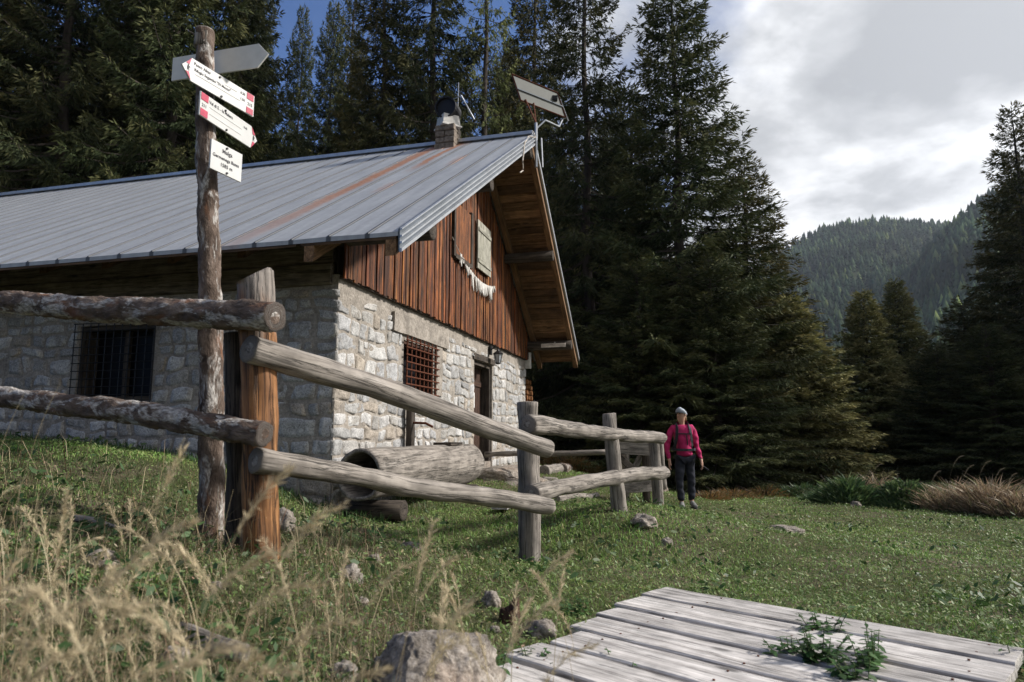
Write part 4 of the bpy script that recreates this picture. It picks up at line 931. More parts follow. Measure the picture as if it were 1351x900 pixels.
# second rows that close the forest, and trees beside the view
r_ = random.Random(21)
for i in range(46):
    px = -80+i*24.0+r_.uniform(-12, 12); Y = r_.uniform(31, 46)
    if 365 < px < 470: top = r_.uniform(150, 215)
    elif px < 365: top = r_.uniform(-60, 90)
    elif px < 700: top = r_.uniform(40, 160)
    elif px < 830: top = r_.uniform(100, 230)
    elif px < 960: top = r_.uniform(300, 380)
    else: top = r_.uniform(430, 500)
    tree(r_.choice('ABC'), px, top, Y, r_.uniform(2.8, 4.0), 'dark spruce in the dense back rows of the forest', 'back rows of the forest')
for x, y in ((-22, 12), (-26, 18), (-19, 19), (24, 20), (27, 24), (23, 30), (-30, 25), (31, 30)):
    o = tree(r_.choice('ABC'), 675, 0, y, 4, 'spruce standing outside the picture beside the meadow', 'spruces beside the view', X=x); o.location.z = g1(x, y)-.2; o.scale = (1.1, 1.1, r_.uniform(.85, 1.1))

# ------------------------------------------------------------------ wooded hill
def vnoise(x, y, s_, seed):
    """smooth value noise, -1..1"""
    r = np.random.RandomState(seed); G = r.uniform(-1, 1, (64, 64)); u, v = x/s_, y/s_; i, j = np.floor(u).astype(int), np.floor(v).astype(int); f, g = u-i, v-j; f = f*f*(3-2*f); g = g*g*(3-2*g)
    a = G[i % 64, j % 64]; b = G[(i+1) % 64, j % 64]; c = G[i % 64, (j+1) % 64]; d_ = G[(i+1) % 64, (j+1) % 64]
    return (a*(1-f)+b*f)*(1-g)+(c*(1-f)+d_*f)*g
def interp(az, xs, ys): return np.interp(az, xs, ys)
def tanel(px, py):
    p = at(px, py, 1.0); return p.x, p.z
C1 = [tanel(*q) for q in ((700, 520), (880, 450), (980, 372), (1030, 335), (1060, 316), (1100, 299), (1150, 293), (1200, 296), (1250, 300), (1300, 318), (1351, 335), (1500, 380), (1700, 440))]
C2 = [tanel(*q) for q in ((1000, 560), (1080, 520), (1140, 455), (1180, 400), (1215, 350), (1245, 312), (1270, 290), (1300, 270), (1351, 244), (1430, 215), (1600, 190), (1900, 240))]
def hillz(x, y, k):
    az = x/y; C = C1 if k == 0 else C2; rc = 1250. if k == 0 else 820.; r0 = 380. if k == 0 else 260.
    crest = interp(az, [c[0] for c in C], [c[1] for c in C])*rc; t = (y-r0)/(rc-r0)
    up = np.clip(t, 0, 1)**1.12; dn = np.clip((y-rc)/(rc*.5), 0, 1)
    h = -3+(crest+3)*up*(1-dn**1.3)
    m_ = np.clip(t*3, 0, 1)*np.clip((1.15-t)*6, 0, 1)
    h += m_*(10*np.sin(az*19+y*.004+k)*np.sin(y*.011+az*7)+5*np.sin(az*47+1.3*k)*np.sin(y*.02))*(1-np.clip((t-.75)*4, 0, 1))
    return h
def hill_fn(t):
    o = t.add('ShaderNodeTexCoord').outputs['Object']; a = t.noise(o, .12, 6, .7)
    return t.ramp(a, [(.3, (.018, .026, .012)), (.7, (.06, .075, .03))]), None
M['hill'] = mat('wooded hillside', hill_fn, .95, .1)
for k in (0, 1):
    azs = np.linspace(.02 if k == 0 else .33, 1.35 if k == 0 else 1.8, 120); rc = 1250 if k == 0 else 820; ys = np.linspace(380 if k == 0 else 260, rc*1.5, 90)
    AZS, YS = np.meshgrid(azs, ys); X = AZS*YS; Z = hillz(X, YS, k); nx = 120
    V = np.stack([X.ravel(), YS.ravel(), Z.ravel()], 1); i = np.arange(89*119); a = (i//119)*nx+i % 119
    o = big_mesh('hill', V, np.stack([a, a+1, a+nx+1, a+nx], 1), M['hill'], smooth=True); o['kind'] = 'structure'
def hill_trees(k, N, seed):
    r = np.random.RandomState(seed); rc = 1250. if k == 0 else 820.; r0 = 400. if k == 0 else 290.
    y = r0+(rc*1.02-r0)*r.rand(N)**.75; az = (.22+.85*r.rand(N)) if k == 0 else (.40+.85*r.rand(N)); x = az*y; z = hillz(x, y, k)
    h = (15 if k == 0 else 17)*r.uniform(.45, 1.3, N); w = h*r.uniform(.24, .38, N)
    V = []; F = []; n = 7; Vs = []; Cs = []; base = np.array([(.018, .036, .020), (.027, .047, .024), (.013, .026, .016), (.045, .068, .028), (.095, .120, .042)])
    pick = r.choice(5, N, p=[.3, .25, .25, .14, .06]); C = base[pick]*r.uniform(.8, 1.25, (N, 1))*(1.15+.75*np.clip(vnoise(x, y, 95., 3+k)+.5*vnoise(x, y, 40., 8), -.6, 1))[:, None]; rot = r.uniform(0, 6.28, N)  # sunlit patches of the wooded slope put into the tree tint
    tiers = [(.0, 1.0, .42), (.25, .78, .68), (.52, .5, 1.0)]
    Fs = []; cnt = 0
    for (b, wr, tp) in tiers:
        ring = []
        for j in range(n):
            a = rot+6.283*j/n; k_ = w*wr*r.uniform(.65, 1.15, N); ring.append(np.stack([x+np.cos(a)*k_, y+np.sin(a)*k_, z+h*(b+r.uniform(-.04, .04, N))], 1))
        apex = np.stack([x, y, z+h*tp], 1); blk = np.stack(ring+[apex], 1); Vs.append(blk.reshape(-1, 3)); Cs.append(np.repeat(C, n+1, 0)*(.8+.3*b))
        st = cnt+np.arange(N)[:, None]*(n+1)
        for j in range(n): Fs.append(np.concatenate([st+j, st+(j+1) % n, st+n], 1))
        cnt += N*(n+1)
    o = big_mesh('distant_forest', np.concatenate(Vs), np.concatenate(Fs), M['far_needle'], {'tint': np.concatenate(Cs)}); o['kind'] = 'stuff'
    tag(o, 'conifer forest covering the far rounded hill' if k == 0 else 'darker conifer forest on the nearer slope rising to the right', 'forest'); return o
hill_trees(0, 11000, 5); hill_trees(1, 6000, 6)

# ------------------------------------------------------------------ grass, herbs and dry stalks
HI = Mh.inverted()
def in_hut(x, y, m_=0.0):
    lx = HI[0][0]*x+HI[0][1]*y+HI[0][3]; ly = HI[1][0]*x+HI[1][1]*y+HI[1][3]; return (lx < m_) & (ly > -m_) & (ly < GW_+m_) & (lx > -LEN-.5)
def in_platform(x, y, m_=0.0):
    dx, dy = x-FLc.x, y-FLc.y; a = dx*u_.x+dy*u_.y; b = dx*v_.x+dy*v_.y; return (a > .02+.15*b-m_) & (a < LP+.05+.14*b+m_) & (b > -m_) & (b < yv+m_)
def scatter(N, seed, y0, y1, wide=1.0, pw=1.0, x0=-2.0, x1=2.0):
    r = np.random.RandomState(seed); u = r.rand(N); y = y0*(y1/y0)**(u**pw); x = (x0-wide*y)+(x1-x0+2*wide*y)*r.rand(N); k = ~in_hut(x, y, .03) & ~in_platform(x, y, .0); return x[k], y[k], r
def dryness(x, y):
    """1 on the rough bank at the left, 0 on the grazed meadow"""
    d_ = np.clip((.35-x-.06*y+.35*vnoise(x, y, .9, 5))/1.1, 0, 1)*np.clip((6.9-y+.4*vnoise(x, y, .8, 9))/1.2, 0, 1); return d_
def blades(name, N, seed, y0, y1, hfun, wfun, cfun, lab, lean=.5, keep=None, pw=1.0, wide=.95, x0=-2., x1=2.):
    x, y, r = scatter(N, seed, y0, y1, wide, pw, x0, x1)
    if keep is not None: k = keep(x, y, r); x, y = x[k], y[k]
    n = len(x); z = gz(x, y)-.004; h = hfun(x, y, r); w = wfun(x, y, r); a = r.uniform(0, 6.283, n); l = h*np.abs(r.normal(lean, lean*.6, n)); b = a+r.uniform(-1, 1, n)+1.57
    base = np.stack([x, y, z], 1); dl = np.stack([np.cos(a), np.sin(a), 0*a], 1); wv = np.stack([np.cos(b), np.sin(b), 0*a], 1)*w[:, None]; up = np.array([0, 0, 1.])
    mid = base+dl*(l*.30)[:, None]+up*(h*.6)[:, None]; tip = base+dl*l[:, None]+up*(h*(1-.25*np.clip(l/h, 0, 1.4)))[:, None]
    V = np.stack([base-wv*.5, base+wv*.5, mid+wv*.45, tip, mid-wv*.45], 1).reshape(-1, 3)
    i = np.arange(n)*5; F = np.concatenate([np.stack([i, i+1, i+2, i+4], 1), np.stack([i+4, i+2, i+3, i+3], 1)])
    # quads + triangles written as one loop list
    q = np.stack([i, i+1, i+2, i+4], 1).ravel(); t_ = np.stack([i+4, i+2, i+3], 1).ravel()
    me = bpy.data.meshes.new(name); me.vertices.add(len(V)); me.vertices.foreach_set('co', V.astype(np.float32).ravel()); me.loops.add(7*n)
    me.loops.foreach_set('vertex_index', np.concatenate([q, t_]).astype(np.int32)); me.polygons.add(2*n)
    me.polygons.foreach_set('loop_start', np.concatenate([np.arange(n)*4, 4*n+np.arange(n)*3]).astype(np.int32)); me.polygons.foreach_set('loop_total', np.concatenate([np.full(n, 4), np.full(n, 3)]).astype(np.int32)); me.update(calc_edges=True)
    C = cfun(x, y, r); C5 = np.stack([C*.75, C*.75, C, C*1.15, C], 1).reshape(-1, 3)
    at_ = me.attributes.new('tint', 'FLOAT_VECTOR', 'POINT'); at_.data.foreach_set('vector', C5.astype(np.float32).ravel()); me.materials.append(M['leaf'])
    o = bpy.data.objects.new(name, me); COL.objects.link(o); o['kind'] = 'stuff'; tag(o, lab, 'grass'); return o
def pal(r, n, cols, p): return np.array(cols)[r.choice(len(cols), n, p=p)]*r.uniform(.7, 1.3, (n, 1))
def c_meadow(x, y, r):
    n = len(x); C = pal(r, n, [(.095, .180, .034), (.068, .145, .030), (.140, .220, .052), (.20, .23, .08), (.27, .24, .12)], [.38, .27, .2, .1, .05])
    br = np.clip(vnoise(x, y, .7, 3)*.6+vnoise(x, y, .23, 4)*.6-.05, 0, 1)[:, None]; C = C*(1-br*.5)+np.array([.13, .105, .05])*br*.55
    yl = np.clip(vnoise(x, y, 2.6, 8)*1.2, 0, 1)[:, None]; C = C*(1-yl*.35)+np.array([.11, .12, .035])*yl*.4
    return 1.75*C*(1+.30*vnoise(x, y, 1.6, 12)+.25*vnoise(x, y, .45, 13))[:, None]
def bare(x, y): return np.clip((vnoise(x, y, .33, 91)+.5*vnoise(x, y, .12, 92)-.62)*3, 0, .93)*np.clip(1.2-np.abs(y-5.0)/5, .35, 1)
def tus(x, y): return np.clip(vnoise(x, y, .8, 31)*1.3-.25, 0, 1)+1.2*np.exp(-((x-1.0)**2+(y-6.9)**2)/.9)+.9*np.exp(-((x-.2)**2+(y-7.6)**2)/.6)
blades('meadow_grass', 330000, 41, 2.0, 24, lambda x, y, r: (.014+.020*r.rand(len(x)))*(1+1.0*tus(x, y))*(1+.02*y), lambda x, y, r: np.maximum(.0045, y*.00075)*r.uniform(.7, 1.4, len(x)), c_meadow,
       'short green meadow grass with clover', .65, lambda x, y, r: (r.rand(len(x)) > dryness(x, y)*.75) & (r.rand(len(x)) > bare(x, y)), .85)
# small round leaves of clover and dandelion lying in the turf
def leaflets(name, N, seed, y0, y1, size, cols, p, keep, lab, hz=(.01, .05), tilt=.5):
    x, y, r = scatter(N, seed, y0, y1, .95, .85); k = keep(x, y, r); x, y = x[k], y[k]; n = len(x); z = gz(x, y)+r.uniform(*hz, n); s_ = size*r.uniform(.5, 1.5, n)*(1+.05*y)
    nrm = norm(np.stack([r.normal(0, tilt, n), r.normal(0, tilt, n), np.ones(n)], 1)); a = norm(np.cross(nrm, r.normal(0, 1, (n, 3)))); b = np.cross(nrm, a); c = np.stack([x, y, z], 1); s_ = s_[:, None]
    V = np.stack([c-a*s_, c-a*s_*.2+b*s_*.45, c+a*s_*.75+b*s_*.25, c+a*s_, c+a*s_*.75-b*s_*.25, c-a*s_*.2-b*s_*.45], 1).reshape(-1, 3)
    C = pal(r, n, cols, p); o = big_mesh(name, V, np.arange(6*n).reshape(-1, 6), M['leaf'], {'tint': np.repeat(C, 6, 0)}); o['kind'] = 'stuff'; return tag(o, lab, 'ground cover')
leaflets('clover', 130000, 51, 2.4, 22, .0105, [(.115, .175, .05), (.16, .22, .075), (.26, .30, .14), (.30, .24, .13)], [.5, .3, .14, .06], lambda x, y, r: r.rand(len(x)) > dryness(x, y)*.6, 'small clover and dandelion leaves in the meadow turf')
leaflets('bank_herbs', 60000, 54, 1.2, 7.5, .0085, [(.08, .14, .045), (.06, .105, .035), (.14, .155, .06), (.24, .15, .10), (.34, .29, .21)], [.35, .25, .17, .13, .1], lambda x, y, r: (r.rand(len(x)) < dryness(x, y)) & (vnoise(x, y, .3, 55)+.5*vnoise(x, y, .11, 56) > -.35), 'small leaved herbs and moss on the bank', (.005, .06), .7)
leaflets('weeds', 16000, 52, 2.0, 12, .022, [(.05, .10, .03), (.035, .075, .022), (.08, .12, .04)], [.5, .3, .2], lambda x, y, r: (vnoise(x, y, .5, 77)*.5+tus(x, y)*.5+dryness(x, y)*.25) > .22, 'broad leaved weeds in tufts round the fence posts', (.02, .11), .8)
def c_bank(x, y, r):
    n = len(x); C = pal(r, n, [(.080, .135, .040), (.13, .155, .06), (.33, .26, .16), (.44, .37, .24), (.23, .14, .09), (.07, .10, .035)], [.2, .17, .22, .17, .13, .11])
    g = np.clip(vnoise(x, y, .55, 61)*.9+.35*(y-4.4), 0, 1)[:, None]; return C*(1-g*.75)+np.array([.05, .10, .025])*g*.75
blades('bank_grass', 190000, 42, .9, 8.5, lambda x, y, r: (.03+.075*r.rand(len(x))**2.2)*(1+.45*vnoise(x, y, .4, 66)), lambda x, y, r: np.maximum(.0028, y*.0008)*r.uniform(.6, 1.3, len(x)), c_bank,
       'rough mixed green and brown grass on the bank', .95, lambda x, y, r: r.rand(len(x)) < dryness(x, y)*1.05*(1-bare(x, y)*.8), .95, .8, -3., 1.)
blades('dry_straw', 4200, 43, .8, 6.5, lambda x, y, r: .16+.26*r.rand(len(x)), lambda x, y, r: np.maximum(.0018, y*.0007)*r.uniform(.7, 1.3, len(x)), lambda x, y, r: pal(r, len(x), [(.42, .34, .21), (.30, .22, .12), (.22, .12, .07)], [.5, .3, .2]),
       'dry straw sticking out of the bank', .9, lambda x, y, r: (r.rand(len(x)) < dryness(x, y)*np.clip((-x-.1*y+.1)/1.3, .12, 1)), .9, .8, -3., 1.)
blades('shade_grass', 16000, 44, 6.4, 9.5, lambda x, y, r: .06+.10*r.rand(len(x)), lambda x, y, r: .006*r.uniform(.7, 1.3, len(x)), lambda x, y, r: pal(r, len(x), [(.05, .11, .025), (.035, .08, .02)], [.5, .5]),
       'longer green grass along the foot of the hut walls', .5, lambda x, y, r: in_hut(x, y, .75), .9, .9)

# tall dry grass with arched feathery heads, close to the camera
def plume(base, h, lean, hd, seed, head=.17, bare=False):
    r = np.random.RandomState(seed); n = 14; V = []; F = []; C = []
    d_ = np.array([math.cos(lean), math.sin(lean), 0]); t = np.linspace(0, 1, n); P = np.array(base)+np.outer(t*h, [0, 0, 1])+np.outer((t**2.2)*hd*h, d_); P[:, 2] -= (t**5)*hd*h*.55
    sd = np.array([-d_[1], d_[0], 0]); w = np.linspace(.0016, .0008, n)
    for k in range(2):
        s_ = sd if k == 0 else np.array([0.6*d_[0], .6*d_[1], .6]); b0 = len(V)
        for i in range(n): V += [P[i]-s_*w[i], P[i]+s_*w[i]]; C += [(.50, .42, .27)]*2
        F += [(b0+2*i, b0+2*i+1, b0+2*i+3, b0+2*i+2) for i in range(n-1)]
    if not bare:
        m_ = int(105*head/.17); u = r.rand(m_); hs = 1-head/h
        q = hs+(1-hs)*u; px = [np.interp(q, t, P[:, c]) for c in range(3)]; c = np.stack(px, 1); dq = norm(np.stack([np.interp(np.clip(q+.02, 0, 1), t, P[:, k])-np.interp(q-.02, t, P[:, k]) for k in range(3)], 1)+1e-5)
        e = norm(dq+r.normal(0, .42, (m_, 3))); ln = (.012+.016*np.sin(u*2.8))[:, None]; wv = norm(np.cross(e, r.normal(0, 1, (m_, 3))))*.0010; c = c+r.normal(0, .0017, (m_, 3))
        b0 = len(V); VV = np.stack([c, c+e*ln*.5+wv, c+e*ln, c+e*ln*.5-wv], 1).reshape(-1, 3); V += list(VV); C += list(np.repeat(np.array([(.58, .48, .31)])*r.uniform(.75, 1.2, (m_, 1)), 4, 0)); F += [tuple(b0+4*i+np.arange(4)) for i in range(m_)]
    return V, F, C
mbp = MB(); r_ = random.Random(77); k = 0
def plumes_at(lst):
    global k
    for (px, py, Y, hd, ang) in lst:                                 # (px, py) where the head arches highest
        p = at(px, py, Y); zb = g1(p.x, Y)-.02; h = max(.15, p.z-zb)*1.06; k += 1
        bx = p.x-math.cos(ang)*hd*h*.65; by = Y-math.sin(ang)*hd*h*.65; V, F, C = plume((bx, by, g1(bx, by)-.02), h, ang, hd, k, min(.20, h*.45)); mbp.add(V, F, tint=np.array(C))
plumes_at([(330, 590, 1.25, .25, -.2), (390, 610, 1.2, .30, -.3), (300, 650, 1.1, .35, -.1), (245, 665, 1.0, .35, 3.3), (180, 640, 1.1, .3, .2), (110, 655, 1.0, .32, 2.9), (215, 585, 1.5, .16, .1), (130, 700, 1.15, .3, .3), (60, 690, 1.2, .3, 2.8),
           (150, 745, 1.2, .35, -.2), (250, 760, 1.0, .4, -.2), (320, 790, 1.05, .4, -.3), (60, 760, 1.2, .3, .2), (100, 800, 1.1, .35, 3.2), (190, 810, 1.1, .4, .1), (20, 720, 1.2, .3, .2), (40, 820, 1.1, .3, .3), (140, 850, 1.1, .3, 2.8), (260, 840, .95, .4, -.1),
           (585, 770, 1.35, .22, .1), (620, 745, 1.45, .3, 3.0), (690, 760, 1.5, .3, .1), (740, 820, 1.6, .35, 0), (555, 690, 1.6, .12, .2), (720, 700, 2.0, .3, .1), (400, 760, 1.3, .4, -.1), (450, 830, 1.2, .35, .1), (280, 620, 1.3, .3, 3.1), (350, 700, 1.2, .4, -.2)])
for i in range(14):
    px = r_.uniform(-80, 330)*r_.uniform(.5, 1); py = r_.uniform(690, 890); plumes_at([(px, py, r_.uniform(1.2, 2.2), r_.uniform(.15, .5), r_.choice([0, 3.1])+r_.uniform(-.6, .6))])
for i in range(60):
    px = r_.uniform(-120, 400)*r_.uniform(.4, 1); py = r_.uniform(600, 830)+max(0, px)*.12; plumes_at([(px, py, r_.uniform(1.5, 3.4), r_.uniform(.1, .45), r_.choice([0, 3.1])+r_.uniform(-.8, .8))])
for i in range(25): plumes_at([(r_.uniform(400, 760), r_.uniform(720, 880), r_.uniform(1.8, 3.2), r_.uniform(.1, .4), r_.uniform(-1, 4))])
o = mbp.build('feather_grass', M['leaf']); o['kind'] = 'stuff'; tag(o, 'tall pale dry grass with arched feathery heads at the lower left', 'grass')
mb = MB(); r_ = random.Random(5)
for i, (px, py, Y) in enumerate([(212, 560, 1.6), (35, 487, 1.9), (-10, 500, 1.8), (70, 640, 1.4), (440, 700, 3.2), (560, 700, 4.0), (596, 690, 4.2), (300, 640, 2.4), (500, 690, 4.2)]):
    p = at(px, py, Y); zb = g1(p.x, Y); V, F, C = plume((p.x-.03, Y, zb), (p.z-zb)*1.02, r_.uniform(-1, 1), r_.uniform(.03, .12), 500+i, .15, True); mb.add(V, F, tint=np.array(C)*.9)
o = mb.build('bare_stalks', M['leaf']); o['kind'] = 'stuff'; tag(o, 'thin bare dry stalks rising from the bank before the fence', 'grass')

# ------------------------------------------------------------------ stones and wood in the grass
def rock(px, py, Y, rx, ry, rz, lab, seed, amp=.3, name='rock', sink=.35, sub=4, m='rock', sharp=False, group=None):
    p = at(px, py, Y); z = g1(p.x, Y)+rz*(1-2*sink)*.6; V, F = blob((0, 0, 0), (rx, ry, rz), sub, amp, 1.5, seed); mb = MB(); mb.add(V, F)
    o = mb.build(name, M[m], smooth=not sharp); o.location = (p.x, Y, z); o.rotation_euler = (0, 0, rnd.uniform(0, 3)); return tag(o, lab, name.replace('_', ' '), group)
def gY(px, py):
    """distance at which the sight line through a pixel meets the ground"""
    Y = 1.2
    while Y < 60:
        p = at(px, py, Y)
        if p.z < g1(p.x, Y): return Y
        Y += .02
    return 60
def grock(px, py, w, *a, **kw):
    Y = gY(px, py); s_ = w*Y/900.; return rock(px, py, Y, s_*.5, s_*.45, s_*kw.pop('hh', .42), *a, **kw)
p = at(572, 880, 2.62)
V, F = blob((0, 0, 0), (.25, .20, .24), 6, .42, 1.7, 3); V = np.array(V)
for n_, d0 in (((.3, -.5, .8), .15), ((-.7, -.3, .5), .17), ((.8, -.4, .35), .19), ((0, .3, .95), .165)):
    n_ = np.array(n_)/np.linalg.norm(n_); e = V@n_-d0; V -= np.outer(np.clip(e, 0, None)*.8, n_)
V += np.array([(.010*mnoise.noise(Vector(v)*22)+.006*mnoise.noise(Vector(v)*55), .010*mnoise.noise(Vector(v)*24+Vector((5, 0, 0))), .012*mnoise.noise(Vector(v)*20+Vector((0, 9, 0)))+.006*mnoise.noise(Vector(v)*60)) for v in V])
mb = MB(); mb.add(V, F); o = mb.build('boulder', M['rock'], smooth=True); o.location = (p.x, 2.62, g1(p.x, 2.62)+.015); tag(o, 'largest boulder, rough brown grey stone at the bottom edge left of the platform', 'boulder')
grock(461, 768, 32, 'rounded pinkish stone standing in the grass of the bank', 2, hh=.55)
grock(541, 728, 34, 'flat brown stone on the crest of the bank', 4, hh=.3); grock(493, 742, 20, 'tiny pale stone left of the flat brown stone', 5)
grock(648, 800, 26, 'pale upright stone left of the dark rotten stump', 6, hh=.6); grock(653, 835, 15, 'small white stone below the dark rotten stump', 7)
grock(716, 838, 40, 'brown pointed stone beside the left end of the platform', 8, hh=.35); grock(478, 798, 16, 'small grey pebble under the pinkish stone', 9)
grock(285, 778, 17, 'small pale stone right below the big post', 10); grock(133, 748, 42, 'grey stone half hidden in dry grass at the left', 11, hh=.4)
grock(372, 700, 34, 'grey stone leaning at the foot of the orange post', 12, hh=.7); grock(850, 692, 34, 'low pale flat stone in the meadow before the hiker', 13, hh=.3)
grock(879, 718, 15, 'small round stone in the meadow below the flat stone', 14); grock(1036, 702, 46, 'wide thin pale stone flush with the meadow right of the hiker', 15, hh=.14)
grock(870, 648, 22, 'pale stone in the grass beside the last fence post', 16, hh=.4); grock(1128, 668, 14, 'small stone before the green shrub', 17); grock(230, 880, 40, 'mossy stone at the bottom left between dry grass', 18, hh=.5)
grock(455, 900, 40, 'grey stone cut by the bottom edge left of the boulder', 19, hh=.5); grock(853, 640, 12, 'tiny stone behind the last fence post', 20)
def lying(name, a_, b_, r, lab, cat, m='grey_wood', seed=1, lift=.6, bend=.02):
    Pa = at(a_[0], a_[1], gY(*a_)); Pb = at(b_[0], b_[1], gY(*b_)); Pa.z = g1(Pa.x, Pa.y)+r*lift; Pb.z = g1(Pb.x, Pb.y)+r*lift; mb = MB(); L_ = (Pb-Pa).length
    log_tube(mb, [Vector((0, 0, 0)), Pb-Pa], [r, r*.85], seg=16, step=.05, rough=.012, seed=seed, bend=bend); o = mb.build(name, M[m], smooth=True); o.location = Pa; return tag(o, lab, cat)
lying('fallen_log', (718, 626), (745, 622), .12, 'short split log behind the fence, left of the two', 'log', seed=3); lying('fallen_log', (741, 624), (763, 621), .13, 'short log with reddish bark behind the fence, right of the two', 'log', 'bark', 4)
lying('stick', (716, 634), (736, 636), .05, 'pale short stick in the grass below the two short logs', 'stick', seed=5); lying('branch', (735, 662), (786, 655), .05, 'long pale bleached branch lying in grass under the lower rail', 'branch', seed=6, bend=.06)
lying('root', (236, 850), (325, 888), .035, 'thick grey root crossing the bank at the bottom left', 'root', seed=7, bend=.05); lying('stick', (90, 688), (170, 706), .02, 'pale curved stick on the bank below the window', 'stick', seed=8, bend=.05)
# dark rotten stump and brown root clump
p = at(672, 818, gY(672, 822)); mb = MB(); V = []; n = 12
for i, (z_, k) in enumerate([(-.05, 1), (.03, .95), (.07, .85)]):
    for j in range(n): a_ = 6.283*j/n; rr2 = .06*k*(1+.25*mnoise.noise(Vector((math.cos(a_)*2, math.sin(a_)*2, i)))); V.append((math.cos(a_)*rr2, math.sin(a_)*rr2*.6, z_+(.07*max(0, math.cos(a_-.3))**2+.03*mnoise.noise(Vector((j*1.7, 0, 0))) if i == 2 else 0)))
V.append((0, 0, .02)); F = [(i*n+j, i*n+(j+1) % n, (i+1)*n+(j+1) % n, (i+1)*n+j) for i in range(2) for j in range(n)]+[(2*n+j, 2*n+(j+1) % n, 3*n) for j in range(n)]
mb.add(V, F, lc=np.array(V)); o = mb.build('stump', M['door_wood']); o.location = (p.x, p.y, g1(p.x, p.y)); tag(o, 'small dark rotten stump with a pointed splinter left of the platform', 'stump')

# ------------------------------------------------------------------ herbs with their own stems
def herb(name, loc, h, n_st, seed, lab, cat, cols, lw=.030, ll=.055, grp=None, spread=.10, serr=True):
    r = np.random.RandomState(seed); root = empty(name, loc, 0, lab, cat, grp); st = MB(); V = []; C = []
    for s_ in range(n_st):
        a = r.uniform(0, 6.28); b = np.array([math.cos(a), math.sin(a), 0])*spread*r.uniform(.1, 1); hh = h*r.uniform(.55, 1.05); ln = b*r.uniform(.3, 1.2)
        P = [b+ln*t**1.5+np.array([0, 0, hh*t]) for t in np.linspace(0, 1, 6)]; tube(st, [Vector(p) for p in P], [.0022]*5+[.001], 4)
        for k in range(int(hh/.028)+2):
            t = min(1, .15+.85*k/(hh/.028+1)); c = np.array([np.interp(t, np.linspace(0, 1, 6), [p[i] for p in P]) for i in range(3)])
            for sg in (0, 3.14):
                d_a = k*1.57+sg+r.uniform(-.4, .4)+a; L_ = ll*(1.15-.7*t)*r.uniform(.7, 1.2); W_ = lw*(1.15-.7*t)*.5; dd = np.array([math.cos(d_a), math.sin(d_a), r.uniform(-.3, .45)]); dd /= np.linalg.norm(dd); sd = np.array([-math.sin(d_a), math.cos(d_a), 0]); up = np.cross(dd, sd)
                q = [c, c+dd*L_*.30+sd*W_-up*.003, c+dd*L_*.62+sd*W_*.8-up*.005, c+dd*L_-np.array([0, 0, .25*L_]), c+dd*L_*.62-sd*W_*.8-up*.005, c+dd*L_*.30-sd*W_-up*.003]; V += q; cc = np.array(cols[r.randint(len(cols))])*r.uniform(.75, 1.25); C += [cc]*6
    st.build('stems', M['leaf_stem'], root, smooth=True); big_mesh('leaves', np.array(V), np.arange(len(V)).reshape(-1, 6), M['leaf'], {'tint': np.array(C)}, root); return root
M['leaf_stem'] = flat('green stem', (.08, .11, .035), .7)
NET = ((.045, .105, .028), (.06, .13, .035), (.035, .08, .022))

for i, (px, py, h, n_, lab) in enumerate([(1085, 834, .09, 5, 'nettle growing through the platform, farthest and topmost of the five'), (1080, 872, .13, 8, 'bushy nettle in the middle of the platform'), (1045, 866, .07, 4, 'small creeping nettle left of the bushy nettle'),
        (1152, 880, .13, 7, 'upright nettle on the right of the bushy nettle'), (1135, 902, .08, 5, 'nettle at the bottom edge below the upright nettle')]):
    q = at(px, py, 1.0); Y = (pz-.01)/q.z; p = at(px, py, Y); herb('nettle', p, h*1.2, n_+3, 60+i, lab, 'nettle', NET, lw=.034, ll=.06, grp='nettles growing between the planks', spread=.09)
for i, (px, py, h, n_, lab) in enumerate([(830, 902, .10, 3, 'single nettle at the bottom edge before the platform planks'), (700, 880, .09, 8, 'leafy weed between the boulder and the platform end'), (1343, 880, .14, 7, 'tall weed at the right end of the platform'), (640, 905, .12, 8, 'weed at the bottom edge right of the boulder'), (430, 672, .20, 6, 'nettle clump in the shade by the hut corner'), (765, 812, .10, 9, 'dark tuft of weeds behind the left platform end')]):
    Y = gY(px, py); p = at(px, py, Y); herb('weed', Vector((p.x, Y, g1(p.x, Y))), h, n_, 80+i, lab, 'weed', NET, spread=.10)

